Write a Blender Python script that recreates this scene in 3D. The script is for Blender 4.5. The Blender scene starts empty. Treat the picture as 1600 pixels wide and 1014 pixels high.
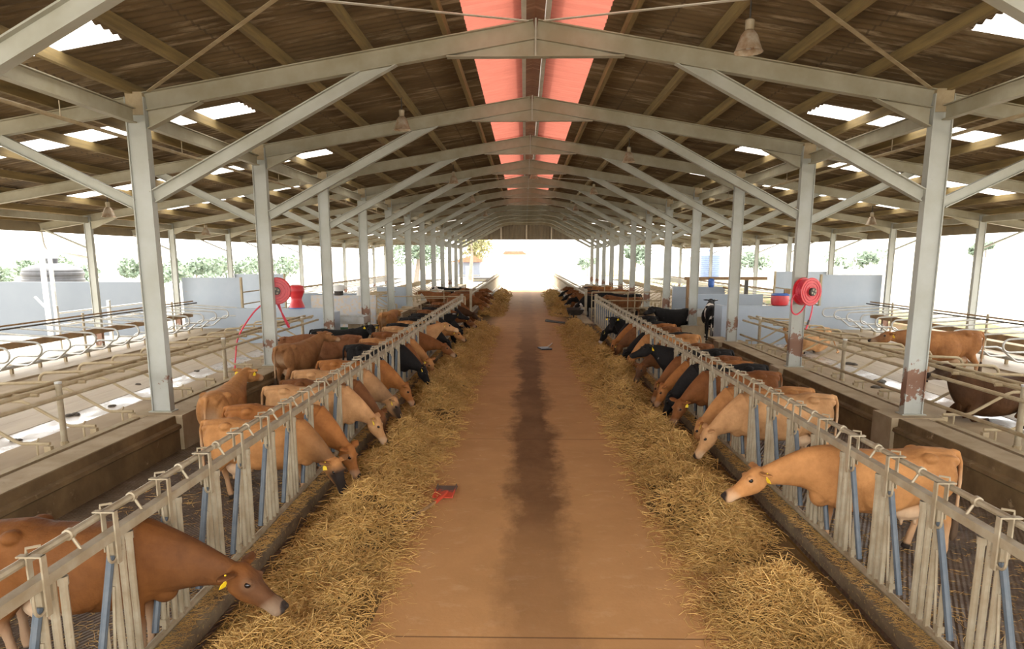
import bpy, math, random
import numpy as np
from mathutils import Vector, Matrix

random.seed(7)
rng = np.random.default_rng(7)
S = bpy.context.scene
COL = S.collection

# ------------------------------------------------------------------ camera
cam = bpy.data.cameras.new('camera')
cam.sensor_width = 36.0
cam.lens = 1090.0 / 1600.0 * 36.0
cam.shift_y = 88.0 / 1600.0
cam.clip_end = 1500
camo = bpy.data.objects.new('camera', cam)
COL.objects.link(camo)
camo.location = (-0.15, 0.0, 3.05)
camo.rotation_euler = (math.radians(90 - 10.041), 0, math.radians(1.035))
S.camera = camo

# ------------------------------------------------------------------ world, sun, exposure
W = bpy.data.worlds.new('world')
S.world = W
W.use_nodes = True
wn = W.node_tree.nodes
wl = W.node_tree.links
wn.clear()
wo = wn.new('ShaderNodeOutputWorld')
wb = wn.new('ShaderNodeBackground')
wb.inputs['Color'].default_value = (1.0, 0.975, 0.935, 1)
wb.inputs['Strength'].default_value = 2.9
wl.new(wb.outputs[0], wo.inputs[0])

sun = bpy.data.lights.new('sun', 'SUN')
sun.energy = 2.6
sun.angle = math.radians(4)
sun.color = (1.0, 0.96, 0.9)
suno = bpy.data.objects.new('sun', sun)
COL.objects.link(suno)
suno.rotation_euler = (math.radians(-28), math.radians(-10), 0)

vs = S.view_settings
vs.view_transform = 'Standard'
vs.look = 'None'
vs.gamma = 1.0
vs.exposure = 1.27
vs.use_curve_mapping = False
S.cycles.use_denoising = True
S.cycles.max_bounces = 10
S.cycles.diffuse_bounces = 7
S.cycles.transparent_max_bounces = 12


# ------------------------------------------------------------------ materials
def nodes(name):
    m = bpy.data.materials.new(name)
    m.use_nodes = True
    nt = m.node_tree
    b = nt.nodes['Principled BSDF']
    return m, nt, b


def noise(nt, scale, detail=4, rough=0.6, vec=None, stretch=None):
    n = nt.nodes.new('ShaderNodeTexNoise')
    n.inputs['Scale'].default_value = scale
    n.inputs['Detail'].default_value = detail
    n.inputs['Roughness'].default_value = rough
    if vec is None:
        tc = nt.nodes.new('ShaderNodeTexCoord')
        vec = tc.outputs['Object']
    if stretch:
        mp = nt.nodes.new('ShaderNodeMapping')
        mp.inputs['Scale'].default_value = stretch
        nt.links.new(vec, mp.inputs['Vector'])
        vec = mp.outputs[0]
    nt.links.new(vec, n.inputs['Vector'])
    return n.outputs['Fac']


def ramp(nt, fac, a, b, ca=(0, 0, 0, 1), cb=(1, 1, 1, 1)):
    r = nt.nodes.new('ShaderNodeValToRGB')
    r.color_ramp.elements[0].position = a
    r.color_ramp.elements[1].position = b
    r.color_ramp.elements[0].color = ca
    r.color_ramp.elements[1].color = cb
    nt.links.new(fac, r.inputs[0])
    return r.outputs[0]


def mix(nt, fac, a, b, mode='MIX'):
    n = nt.nodes.new('ShaderNodeMix')
    n.data_type = 'RGBA'
    n.blend_type = mode
    for k, v in ((0, fac), (6, a), (7, b)):
        if hasattr(v, 'node'):
            nt.links.new(v, n.inputs[k])
        elif k == 0:
            n.inputs[0].default_value = v
        else:
            n.inputs[k].default_value = (*v[:3], 1)
    return n.outputs[2]


def mth(nt, op, a, b=0.0, clamp=False):
    n = nt.nodes.new('ShaderNodeMath')
    n.operation = op
    n.use_clamp = clamp
    for k, v in ((0, a), (1, b)):
        if hasattr(v, 'node'):
            nt.links.new(v, n.inputs[k])
        else:
            n.inputs[k].default_value = v
    return n.outputs[0]


def bump(nt, b, h, strength=0.3, dist=0.02):
    n = nt.nodes.new('ShaderNodeBump')
    n.inputs['Strength'].default_value = strength
    n.inputs['Distance'].default_value = dist
    nt.links.new(h, n.inputs['Height'])
    nt.links.new(n.outputs[0], b.inputs['Normal'])


def M(name, c1, c2=None, scale=3.0, rough=0.7, metal=0.0, bmp=0.0, stretch=None, lo=0.35, hi=0.65, c3=None, s3=12, t3=0.62):
    m, nt, b = nodes(name)
    b.inputs['Roughness'].default_value = rough
    b.inputs['Metallic'].default_value = metal
    if c2 is None:
        c2 = tuple(x * 0.8 for x in c1)
    f = ramp(nt, noise(nt, scale, stretch=stretch), lo, hi)
    c = mix(nt, f, c1, c2)
    if c3 is not None:
        g = ramp(nt, noise(nt, s3, 6, 0.7), t3, t3 + 0.06)
        c = mix(nt, g, c, c3)
    nt.links.new(c, b.inputs['Base Color'])
    if bmp:
        bump(nt, b, noise(nt, scale * 6, 5), bmp)
    return m


MAT = {}
MAT['steel'] = M('painted_steel', (0.42, 0.425, 0.375), (0.34, 0.335, 0.27), 1.6, 0.55, 0, 0.05, c3=(0.2, 0.15, 0.09), s3=9, t3=0.69)
MAT['rafter'] = M('rafter_paint', (0.385, 0.36, 0.275), (0.29, 0.26, 0.175), 1.4, 0.6, 0, 0.05, c3=(0.16, 0.12, 0.07), s3=8, t3=0.68)
MAT['galv'] = M('dirty_galvanised', (0.385, 0.335, 0.24), (0.29, 0.23, 0.145), 5, 0.5, 0.25, 0.05, c3=(0.22, 0.15, 0.08), s3=11, t3=0.64)
MAT['galv_clean'] = M('galvanised', (0.52, 0.53, 0.52), (0.42, 0.41, 0.37), 5, 0.42, 0.4, 0.03)
MAT['bluebar'] = M('blue_grey_tube', (0.048, 0.067, 0.088), (0.08, 0.095, 0.11), 7, 0.5, 0.1, 0.03)
MAT['muddy'] = M('muddy_tube', (0.33, 0.25, 0.14), (0.44, 0.36, 0.23), 4, 0.7, 0.05, 0.15)
MAT['dark'] = M('dark_metal', (0.05, 0.045, 0.04), (0.08, 0.07, 0.06), 6, 0.5, 0.3)
MAT['purlin'] = M('purlin_timber', (0.27, 0.195, 0.075), (0.17, 0.12, 0.05), 2.0, 0.8, 0, 0.1, stretch=(6, 0.5, 6))
MAT['wood'] = M('weathered_wood', (0.30, 0.18, 0.08), (0.20, 0.12, 0.06), 3, 0.75, 0, 0.15, stretch=(6, 1, 1))
MAT['rail_white'] = M('white_paint', (0.72, 0.70, 0.64), (0.6, 0.57, 0.5), 4, 0.5)
MAT['bluewall'] = M('pale_blue_paint', (0.31, 0.365, 0.43), (0.35, 0.40, 0.46), 1.3, 0.55, 0, 0.05, c3=(0.42, 0.36, 0.28), s3=5, t3=0.68)
MAT['red'] = M('red_plastic', (0.60, 0.03, 0.035), (0.50, 0.02, 0.03), 6, 0.35)
MAT['redhose'] = M('red_hose', (0.55, 0.03, 0.06), (0.65, 0.05, 0.08), 6, 0.4)
MAT['yellow'] = M('yellow_tag', (0.85, 0.62, 0.02), (0.80, 0.55, 0.02), 20, 0.4)
MAT['white_tag'] = M('white_tag', (0.8, 0.78, 0.72), None, 20, 0.4)
MAT['eye'] = M('eye', (0.008, 0.006, 0.006), None, 3, 0.08)
MAT['black_plastic'] = M('black_plastic', (0.03, 0.032, 0.035), (0.045, 0.045, 0.05), 4, 0.45)
MAT['blue_plastic'] = M('blue_plastic', (0.03, 0.12, 0.45), None, 4, 0.4)
MAT['white_plastic'] = M('white_plastic', (0.75, 0.75, 0.74), (0.68, 0.68, 0.66), 4, 0.45)
MAT['lamp'] = M('rusty_lamp', (0.48, 0.42, 0.33), (0.30, 0.19, 0.10), 7, 0.5, 0.2, c3=(0.22, 0.10, 0.04), s3=14, t3=0.6)
MAT['glass'] = M('lamp_glass', (0.85, 0.85, 0.82), None, 4, 0.2)
def mat_shovel():
    m, nt, b = nodes('worn_red_paint')
    b.inputs['Roughness'].default_value = 0.55
    tc = nt.nodes.new('ShaderNodeTexCoord')
    sx = nt.nodes.new('ShaderNodeSeparateXYZ')
    nt.links.new(tc.outputs['Object'], sx.inputs[0])
    t = mth(nt, 'ADD', sx.outputs[1], mth(nt, 'MULTIPLY', mth(nt, 'SUBTRACT', noise(nt, 14, 5, 0.7), 0.5), 0.5))
    c = mix(nt, ramp(nt, t, 0.24, 0.30), (0.62, 0.075, 0.03), (0.12, 0.085, 0.065))
    nt.links.new(c, b.inputs['Base Color'])
    return m


MAT['red_paint'] = mat_shovel()
MAT['curb'] = M('muddy_concrete', (0.20, 0.132, 0.058), (0.115, 0.072, 0.03), 2.2, 0.85, 0, 0.4, c3=(0.32, 0.235, 0.13), s3=4, t3=0.62)
MAT['curb_light'] = M('worn_concrete', (0.40, 0.315, 0.205), (0.30, 0.225, 0.13), 2.6, 0.85, 0, 0.25, c3=(0.24, 0.17, 0.1), s3=9, t3=0.62)
MAT['feedcurb'] = M('feed_curb', (0.23, 0.18, 0.11), (0.15, 0.11, 0.07), 4, 0.85, 0, 0.3, c3=(0.45, 0.34, 0.14), s3=30, t3=0.58)
MAT['bed'] = M('stall_floor', (0.36, 0.27, 0.165), (0.27, 0.195, 0.11), 1.2, 0.75, 0, 0.15, stretch=(1.6, 0.5, 1), c3=(0.30, 0.22, 0.14), s3=4, t3=0.66)
MAT['mat'] = M('stall_mat', (0.38, 0.295, 0.19), (0.31, 0.235, 0.145), 1.5, 0.55, 0, 0.1, stretch=(3, 0.5, 1))
MAT['wet'] = M_wet = M('wet_concrete', (0.42, 0.38, 0.33), (0.34, 0.29, 0.24), 2, 0.16, 0, 0.02, c3=(0.30, 0.24, 0.18), s3=3, t3=0.66)
_nt = M_wet.node_tree
_nt.links.new(ramp(_nt, noise(_nt, 1.8, 6, 0.7, stretch=(1, 0.6, 1)), 0.35, 0.7, (0.12, 0.12, 0.12, 1), (0.6, 0.6, 0.6, 1)), _nt.nodes['Principled BSDF'].inputs['Roughness'])
MAT['manure'] = M('manure', (0.035, 0.025, 0.015), (0.06, 0.04, 0.02), 12, 0.6, 0, 0.5)
MAT['ground'] = M('sunlit_ground', (0.50, 0.45, 0.38), (0.42, 0.38, 0.30), 0.15, 0.9, 0, 0.0, c3=(0.36, 0.37, 0.28), s3=0.4, t3=0.62)
MAT['bank'] = M('stony_bank', (0.40, 0.26, 0.16), (0.20, 0.24, 0.08), 2.0, 0.9, 0, 0.6)
MAT['leaf'] = M('leaves', (0.16, 0.215, 0.155), (0.20, 0.255, 0.185), 0.8, 0.8)
MAT['leaf_dry'] = M('dry_leaves', (0.25, 0.26, 0.12), (0.33, 0.28, 0.14), 0.8, 0.8)
MAT['bark'] = M('bark', (0.26, 0.22, 0.18), None, 5, 0.9)
MAT['yardwall'] = M('yard_wall_paint', (0.115, 0.132, 0.152), (0.125, 0.142, 0.16), 0.8, 0.7)
MAT['gable'] = M('gable_sheet', (0.25, 0.22, 0.17), (0.19, 0.165, 0.125), 2.0, 0.7, 0, 0.05, stretch=(2, 1, 0.4))
MAT['fascia'] = M('fascia_board', (0.26, 0.21, 0.13), (0.2, 0.16, 0.1), 1.5, 0.75)
MAT['tile'] = M('roof_tile', (0.30, 0.10, 0.06), (0.36, 0.14, 0.08), 2, 0.8)
MAT['housewall'] = M('house_wall', (0.15, 0.17, 0.21), (0.17, 0.19, 0.23), 1, 0.8)


def mat_roof():
    m, nt, b = nodes('roof_sheet')
    b.inputs['Roughness'].default_value = 0.8
    f = ramp(nt, noise(nt, 0.5, 5, 0.65, stretch=(0.7, 2.0, 1)), 0.36, 0.66)
    c = mix(nt, f, (0.20, 0.138, 0.068), (0.085, 0.055, 0.026))
    g = ramp(nt, noise(nt, 1.3, 6, 0.7, stretch=(0.5, 5, 1)), 0.53, 0.68)
    c = mix(nt, g, c, (0.36, 0.285, 0.185))
    tc = nt.nodes.new('ShaderNodeTexCoord')
    sx = nt.nodes.new('ShaderNodeSeparateXYZ')
    nt.links.new(tc.outputs['Object'], sx.inputs[0])
    ax = mth(nt, 'ABSOLUTE', sx.outputs[0])
    d = mth(nt, 'ABSOLUTE', mth(nt, 'SUBTRACT', mth(nt, 'MODULO', mth(nt, 'ADD', ax, 0.45), 2.4), 2.38))
    lap = mth(nt, 'LESS_THAN', d, 0.015)
    c = mix(nt, mth(nt, 'MULTIPLY', lap, 0.6), c, (0.07, 0.05, 0.03))
    nt.links.new(c, b.inputs['Base Color'])
    bump(nt, b, noise(nt, 14, 4), 0.25)
    return m


def mat_translucent(name, col, rough=0.6, trans=0.75):
    m, nt, b = nodes(name)
    nt.nodes.remove(b)
    out = nt.nodes['Material Output']
    t = nt.nodes.new('ShaderNodeBsdfTranslucent')
    d = nt.nodes.new('ShaderNodeBsdfDiffuse')
    c = mix(nt, ramp(nt, noise(nt, 1.5, 5, stretch=(1, 4, 1)), 0.3, 0.7), col, tuple(x * 0.82 for x in col))
    nt.links.new(c, t.inputs[0])
    nt.links.new(c, d.inputs[0])
    s = nt.nodes.new('ShaderNodeMixShader')
    s.inputs[0].default_value = trans
    nt.links.new(d.outputs[0], s.inputs[1])
    nt.links.new(t.outputs[0], s.inputs[2])
    nt.links.new(s.outputs[0], out.inputs[0])
    return m


def mat_alley():
    m, nt, b = nodes('feed_alley_floor')
    tc = nt.nodes.new('ShaderNodeTexCoord')
    sx = nt.nodes.new('ShaderNodeSeparateXYZ')
    nt.links.new(tc.outputs['Object'], sx.inputs[0])
    X, Y = sx.outputs[0], sx.outputs[1]
    f = ramp(nt, noise(nt, 1.1, 6, 0.65), 0.35, 0.68)
    c = mix(nt, f, (0.52, 0.29, 0.122), (0.435, 0.238, 0.095))
    g = ramp(nt, noise(nt, 5, 6, 0.7, stretch=(0.6, 1, 1)), 0.55, 0.75)
    c = mix(nt, g, c, (0.56, 0.345, 0.175))
    # long damp stain down the middle
    n1 = noise(nt, 1.3, 8, 0.72, stretch=(1.3, 0.8, 1))
    off = mth(nt, 'MULTIPLY', mth(nt, 'SUBTRACT', n1, 0.5), 0.85)
    d = mth(nt, 'ABSOLUTE', mth(nt, 'ADD', mth(nt, 'SUBTRACT', X, 0.0), off))
    brk = noise(nt, 0.32, 3, 0.5, stretch=(0.2, 1, 1))
    wid = mth(nt, 'ADD', mth(nt, 'MULTIPLY', brk, 0.75), 0.10)
    st = mth(nt, 'SUBTRACT', 1.0, mth(nt, 'DIVIDE', d, wid), True)
    st = ramp(nt, st, 0.02, 0.5)
    fr = nt.nodes.new('ShaderNodeValToRGB')
    el = fr.color_ramp.elements
    el[0].position, el[0].color = 0.0, (0.4, 0.4, 0.4, 1)
    el[1].position, el[1].color = 1.0, (0.25, 0.25, 0.25, 1)
    for p_, v_ in ((0.15, 0.5), (0.19, 1.0), (0.42, 1.0), (0.55, 0.75), (0.7, 0.35)):
        q_ = el.new(p_)
        q_.color = (v_, v_, v_, 1)
    nt.links.new(mth(nt, 'DIVIDE', Y, 45.0, True), fr.inputs[0])
    st = mth(nt, 'MULTIPLY', st, fr.outputs[0])
    st2 = mth(nt, 'MULTIPLY', st, mth(nt, 'ADD', 0.45, mth(nt, 'MULTIPLY', noise(nt, 1.0, 5, 0.7, stretch=(1, 0.6, 1)), 0.75)), True)
    c = mix(nt, st2, c, (0.125, 0.06, 0.022))
    # damp litter along the feed edge
    ax = mth(nt, 'ABSOLUTE', X)
    e = mth(nt, 'ADD', ax, mth(nt, 'MULTIPLY', mth(nt, 'SUBTRACT', noise(nt, 2.2, 6, 0.7), 0.5), 1.1))
    e = ramp(nt, e, 0.0, 1.0)
    er = nt.nodes.new('ShaderNodeMapRange')
    er.inputs[1].default_value = 1.35
    er.inputs[2].default_value = 2.1
    nt.links.new(mth(nt, 'ADD', ax, mth(nt, 'MULTIPLY', mth(nt, 'SUBTRACT', noise(nt, 2.2, 6, 0.7), 0.5), 0.9)), er.inputs[0])
    c = mix(nt, er.outputs[0], c, (0.14, 0.085, 0.028))
    # construction joints
    jm = mth(nt, 'ABSOLUTE', mth(nt, 'SUBTRACT', mth(nt, 'MODULO', mth(nt, 'ADD', Y, 20.0 - 6.78 + 2.0), 6.3), 1.0 + 0.55))
    j = mth(nt, 'LESS_THAN', jm, 0.010)
    c = mix(nt, mth(nt, 'MULTIPLY', j, 0.7), c, (0.08, 0.04, 0.02))
    # straw specks
    sp = ramp(nt, noise(nt, 60, 2, 0.5, stretch=(1, 0.5, 1)), 0.72, 0.76)
    c = mix(nt, mth(nt, 'MULTIPLY', sp, 0.5), c, (0.55, 0.40, 0.2))
    nt.links.new(c, b.inputs['Base Color'])
    b.inputs['Roughness'].default_value = 0.85
    b.inputs['Specular IOR Level'].default_value = 0.25
    bump(nt, b, noise(nt, 25, 5), 0.15)
    return m


def mat_cowalley():
    m, nt, b = nodes('cow_alley_floor')
    tc = nt.nodes.new('ShaderNodeTexCoord')
    f = ramp(nt, noise(nt, 1.6, 6, 0.7), 0.35, 0.65)
    sx = nt.nodes.new('ShaderNodeSeparateXYZ')
    nt.links.new(tc.outputs['Object'], sx.inputs[0])
    ax = mth(nt, 'ABSOLUTE', sx.outputs[0])
    sm_ = mth(nt, 'GREATER_THAN', ax, 5.16)
    c = mix(nt, f, (0.125, 0.082, 0.055), (0.06, 0.039, 0.026))
    g = ramp(nt, noise(nt, 9, 6, 0.75), 0.58, 0.64)
    c = mix(nt, g, c, (0.23, 0.155, 0.075))
    cs = mix(nt, ramp(nt, noise(nt, 2.5, 6, 0.7, stretch=(1, 0.5, 1)), 0.4, 0.7), (0.165, 0.115, 0.07), (0.09, 0.058, 0.032))
    c = mix(nt, sm_, c, cs)
    jl = mth(nt, 'LESS_THAN', mth(nt, 'ABSOLUTE', mth(nt, 'SUBTRACT', ax, 5.17)), 0.012)
    c = mix(nt, jl, c, (0.02, 0.012, 0.008))
    nt.links.new(c, b.inputs['Base Color'])
    wv = nt.nodes.new('ShaderNodeTexWave')
    wv.inputs['Scale'].default_value = 7.0
    wv.bands_direction = 'X'
    mp = nt.nodes.new('ShaderNodeMapping')
    mp.inputs['Rotation'].default_value = (0, 0, math.radians(28))
    nt.links.new(tc.outputs['Object'], mp.inputs[0])
    nt.links.new(mp.outputs[0], wv.inputs[0])
    h = mth(nt, 'ADD', wv.outputs['Fac'], mth(nt, 'MULTIPLY', noise(nt, 7, 6, 0.7), 2.2))
    bump(nt, b, h, 0.55, 0.03)
    r = ramp(nt, noise(nt, 2.5, 5), 0.4, 0.65, (0.28, 0.28, 0.28, 1), (0.7, 0.7, 0.7, 1))
    nt.links.new(r, b.inputs['Roughness'])
    return m


def mat_straw(name, a, bcol, dark):
    m, nt, b = nodes(name)
    b.inputs['Roughness'].default_value = 0.6
    f = ramp(nt, noise(nt, 23, 2, 0.5), 0.35, 0.65)
    c = mix(nt, f, a, bcol)
    g = ramp(nt, noise(nt, 1.6, 4, 0.6), 0.42, 0.62)
    c = mix(nt, mth(nt, 'MULTIPLY', g, 0.55), c, dark)
    nt.links.new(c, b.inputs['Base Color'])
    return m


def coat_nodes(name):
    m, nt, b = nodes(name)
    b.inputs['Roughness'].default_value = 0.72
    b.inputs['Specular IOR Level'].default_value = 0.18
    oi = nt.nodes.new('ShaderNodeObjectInfo')
    at = nt.nodes.new('ShaderNodeVertexColor')
    at.layer_name = 'markings'
    sp = nt.nodes.new('ShaderNodeSeparateColor')
    nt.links.new(at.outputs['Color'], sp.inputs[0])
    return m, nt, b, oi, sp


def mat_coat():
    m, nt, b, oi, sp = coat_nodes('brown_coat')
    v = ramp(nt, noise(nt, 3.2, 6, 0.65), 0.28, 0.72, (0.62, 0.56, 0.50, 1), (1.22, 1.20, 1.16, 1))
    c = mix(nt, 1.0, oi.outputs['Color'], v, 'MULTIPLY')
    c = mix(nt, mth(nt, 'MULTIPLY', sp.outputs[1], 0.62), c, (0.66, 0.50, 0.34))
    dk = mth(nt, 'MAXIMUM', sp.outputs[2], mth(nt, 'MULTIPLY', sp.outputs[0], mth(nt, 'SUBTRACT', 1.0, oi.outputs['Alpha'])), True)
    c = mix(nt, dk, c, (0.028, 0.02, 0.016))
    nt.links.new(c, b.inputs['Base Color'])
    hs = mth(nt, 'ADD', mth(nt, 'MULTIPLY', noise(nt, 7, 3, 0.5, stretch=(1, 1, 0.5)), 1.5), mth(nt, 'MULTIPLY', noise(nt, 70, 3, stretch=(0.35, 1, 0.6)), 0.22))
    bump(nt, b, hs, 0.5, 0.03)
    return m


def mat_coat_bw():
    m, nt, b, oi, sp = coat_nodes('black_white_coat')
    tc = nt.nodes.new('ShaderNodeTexCoord')
    va = nt.nodes.new('ShaderNodeVectorMath')
    va.operation = 'ADD'
    nt.links.new(tc.outputs['Object'], va.inputs[0])
    cb = nt.nodes.new('ShaderNodeCombineXYZ')
    for k in range(3):
        nt.links.new(mth(nt, 'MULTIPLY', oi.outputs['Random'], 31.0 + 17 * k), cb.inputs[k])
    nt.links.new(cb.outputs[0], va.inputs[1])
    n = noise(nt, 1.7, 2, 0.45, vec=va.outputs[0])
    thr = mth(nt, 'SUBTRACT', mth(nt, 'ADD', n, mth(nt, 'MULTIPLY', sp.outputs[1], 0.12)), oi.outputs['Alpha'])
    w = ramp(nt, mth(nt, 'MULTIPLY', thr, 25.0), 0.3, 0.7)
    v = ramp(nt, noise(nt, 5, 4), 0.3, 0.7, (0.8, 0.8, 0.8, 1), (1.3, 1.25, 1.2, 1))
    base = mix(nt, 1.0, oi.outputs['Color'], v, 'MULTIPLY')
    c = mix(nt, w, base, (0.66, 0.60, 0.54))
    c = mix(nt, sp.outputs[2], c, (0.02, 0.016, 0.014))
    nt.links.new(c, b.inputs['Base Color'])
    bump(nt, b, mth(nt, 'ADD', mth(nt, 'MULTIPLY', noise(nt, 7, 3), 1.5), mth(nt, 'MULTIPLY', noise(nt, 70, 3), 0.2)), 0.5, 0.03)
    return m


MAT['roof'] = mat_roof()
MAT['skylight'] = mat_translucent('skylight_sheet', (0.92, 0.90, 0.86), trans=0.9)
MAT['redsheet'] = mat_translucent('red_roof_sheet', (0.36, 0.115, 0.080), trans=0.36)
MAT['alley'] = mat_alley()
MAT['cowalley'] = mat_cowalley()
MAT['straw'] = mat_straw('straw', (0.76, 0.51, 0.19), (0.54, 0.32, 0.085), (0.33, 0.18, 0.04))
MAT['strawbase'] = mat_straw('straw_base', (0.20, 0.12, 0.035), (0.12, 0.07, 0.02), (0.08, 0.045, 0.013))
MAT['coat'] = mat_coat()
MAT['coat_bw'] = mat_coat_bw()


# ------------------------------------------------------------------ mesh helpers
class MB:
    def __init__(self):
        self.v, self.f = [], []

    def add(self, vs_, fs):
        o = len(self.v)
        self.v += [tuple(p) for p in vs_]
        self.f += [tuple(i + o for i in q) for q in fs]

    def box(self, x0, x1, y0, y1, z0, z1):
        self.add([(x0, y0, z0), (x1, y0, z0), (x1, y1, z0), (x0, y1, z0), (x0, y0, z1), (x1, y0, z1), (x1, y1, z1), (x0, y1, z1)],
                 [(0, 3, 2, 1), (4, 5, 6, 7), (0, 1, 5, 4), (1, 2, 6, 5), (2, 3, 7, 6), (3, 0, 4, 7)])
        return self

    def prism(self, pts, axis, a, b):
        """closed 2D outline (pts) swept along axis from a to b"""
        def mk(p, t):
            return {'x': (t, p[0], p[1]), 'y': (p[0], t, p[1]), 'z': (p[0], p[1], t)}[axis]
        n = len(pts)
        self.add([mk(p, a) for p in pts] + [mk(p, b) for p in pts],
                 [tuple(range(n - 1, -1, -1)), tuple(range(n, 2 * n))] + [(i, (i + 1) % n, n + (i + 1) % n, n + i) for i in range(n)])
        return self

    def frame_prism(self, pts, p0, p1, up):
        """outline (side, up) swept from p0 to p1"""
        p0, p1, up = Vector(p0), Vector(p1), Vector(up)
        t = (p1 - p0).normalized()
        s = t.cross(up).normalized()
        u = s.cross(t).normalized()
        n = len(pts)
        self.add([p0 + s * a + u * b for a, b in pts] + [p1 + s * a + u * b for a, b in pts],
                 [tuple(range(n - 1, -1, -1)), tuple(range(n, 2 * n))] + [(i, (i + 1) % n, n + (i + 1) % n, n + i) for i in range(n)])
        return self

    def tube(self, pts, r, seg=8, caps=True, closed=False):
        P = [Vector(p) for p in pts]
        n = len(P)
        R = r if isinstance(r, (list, tuple)) else [r] * n
        rings = []
        prev = None
        for i in range(n):
            if closed:
                t = (P[(i + 1) % n] - P[i - 1]).normalized()
            else:
                t = (P[min(i + 1, n - 1)] - P[max(i - 1, 0)]).normalized()
            if prev is None:
                h = Vector((0, 0, 1)) if abs(t.z) < 0.9 else Vector((1, 0, 0))
                s = t.cross(h).normalized()
            else:
                s = (prev - t * prev.dot(t)).normalized()
            prev = s
            u = t.cross(s)
            rings.append([P[i] + (s * math.cos(2 * math.pi * k / seg) + u * math.sin(2 * math.pi * k / seg)) * R[i] for k in range(seg)])
        vs_, fs = [], []
        for q in rings:
            vs_ += q
        m = n if closed else n - 1
        for i in range(m):
            for k in range(seg):
                a, b = i * seg + k, i * seg + (k + 1) % seg
                c, d = ((i + 1) % n) * seg + (k + 1) % seg, ((i + 1) % n) * seg + k
                fs.append((a, b, c, d))
        if caps and not closed:
            fs.append(tuple(range(seg - 1, -1, -1)))
            fs.append(tuple((n - 1) * seg + k for k in range(seg)))
        self.add(vs_, fs)
        return self

    def lathe(self, prof, c=(0, 0, 0), seg=24, axis='z'):
        vs_, fs = [], []
        n = len(prof)
        for r, z in prof:
            for k in range(seg):
                a = 2 * math.pi * k / seg
                p = (r * math.cos(a), r * math.sin(a), z)
                if axis == 'x':
                    p = (z, p[0], p[1])
                elif axis == 'y':
                    p = (p[0], z, p[1])
                vs_.append((p[0] + c[0], p[1] + c[1], p[2] + c[2]))
        for i in range(n - 1):
            for k in range(seg):
                fs.append((i * seg + k, i * seg + (k + 1) % seg, (i + 1) * seg + (k + 1) % seg, (i + 1) * seg + k))
        fs.append(tuple(range(seg - 1, -1, -1)))
        fs.append(tuple((n - 1) * seg + k for k in range(seg)))
        self.add(vs_, fs)
        return self

    def ibeam(self, p0, p1, up, w, h, tf=0.016, tw=0.012):
        a, b = w / 2, h / 2
        pts = [(-a, -b), (a, -b), (a, -b + tf), (tw / 2, -b + tf), (tw / 2, b - tf), (a, b - tf), (a, b), (-a, b), (-a, b - tf), (-tw / 2, b - tf), (-tw / 2, -b + tf), (-a, -b + tf)]
        return self.frame_prism(pts, p0, p1, up)

    def mesh(self, name, mat, smooth=False):
        me = bpy.data.meshes.new(name)
        me.from_pydata(self.v, [], self.f)
        if mat is not None:
            me.materials.append(mat)
        if smooth:
            me.polygons.foreach_set('use_smooth', [True] * len(me.polygons))
            try:
                me.set_sharp_from_angle(angle=math.radians(42))
            except Exception:
                pass
        me.update()
        return me

    def build(self, name, mat, parent=None, smooth=False):
        o = bpy.data.objects.new(name, self.mesh(name, MAT[mat] if isinstance(mat, str) else mat, smooth))
        COL.objects.link(o)
        if parent:
            o.parent = parent
        return o


def tag(o, label, cat, group=None, kind=None):
    if kind != 'structure':
        o['label'] = label
        o['category'] = cat
    if group:
        o['group'] = group
    if kind:
        o['kind'] = kind
    return o


def structure(o, label=None):
    o['kind'] = 'structure'
    if label:
        o['label'] = label
    return o


def empty(name, loc=(0, 0, 0), rz=0.0):
    o = bpy.data.objects.new(name, None)
    o.empty_display_size = 0.1
    COL.objects.link(o)
    o.location = loc
    o.rotation_euler = (0, 0, rz)
    return o


def copy_tree(src, kids, loc, rz=0.0, scale=None):
    r = src.copy()
    COL.objects.link(r)
    r.location = loc
    r.rotation_euler = (0, 0, rz)
    if scale:
        r.scale = scale
    for ch, gk in kids:
        c = ch.copy()
        COL.objects.link(c)
        c.parent = r
        for g in gk:
            d = g.copy()
            COL.objects.link(d)
            d.parent = c
    return r


def kids_of(o):
    return [(c, list(c.children)) for c in o.children]


ORD = ['first', 'second', 'third', 'fourth', 'fifth', 'sixth', 'seventh', 'eighth', 'ninth', 'tenth', 'eleventh', 'twelfth', 'thirteenth', 'fourteenth', 'fifteenth', 'sixteenth', 'seventeenth', 'eighteenth', 'nineteenth', 'twentieth']
TENS = {2: 'twenty', 3: 'thirty', 4: 'forty', 5: 'fifty', 6: 'sixty', 7: 'seventy'}


def nth(i):
    if i < 20:
        return ORD[i]
    t, u = divmod(i + 1, 10)
    return TENS[t][:-1] + 'ieth' if u == 0 else TENS[t] + '-' + ORD[u - 1]


SIDES = (('left', -1), ('right', 1))
BAY = 4.95
Y1 = 11.05
FR = [Y1 + BAY * k for k in range(-2, 12)]          # frame positions; index 2 is the first whole frame in view
YA, YB = -3.0, 66.2
SL = 0.1675                                        # roof slope
XP = 6.05                                          # inner posts
XO = 13.1                                          # outer posts


def rz_top(x):
    return 6.49 - SL * abs(x)                      # top of the rafters


def roofz(x):
    return 6.68 - SL * abs(x)


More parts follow.
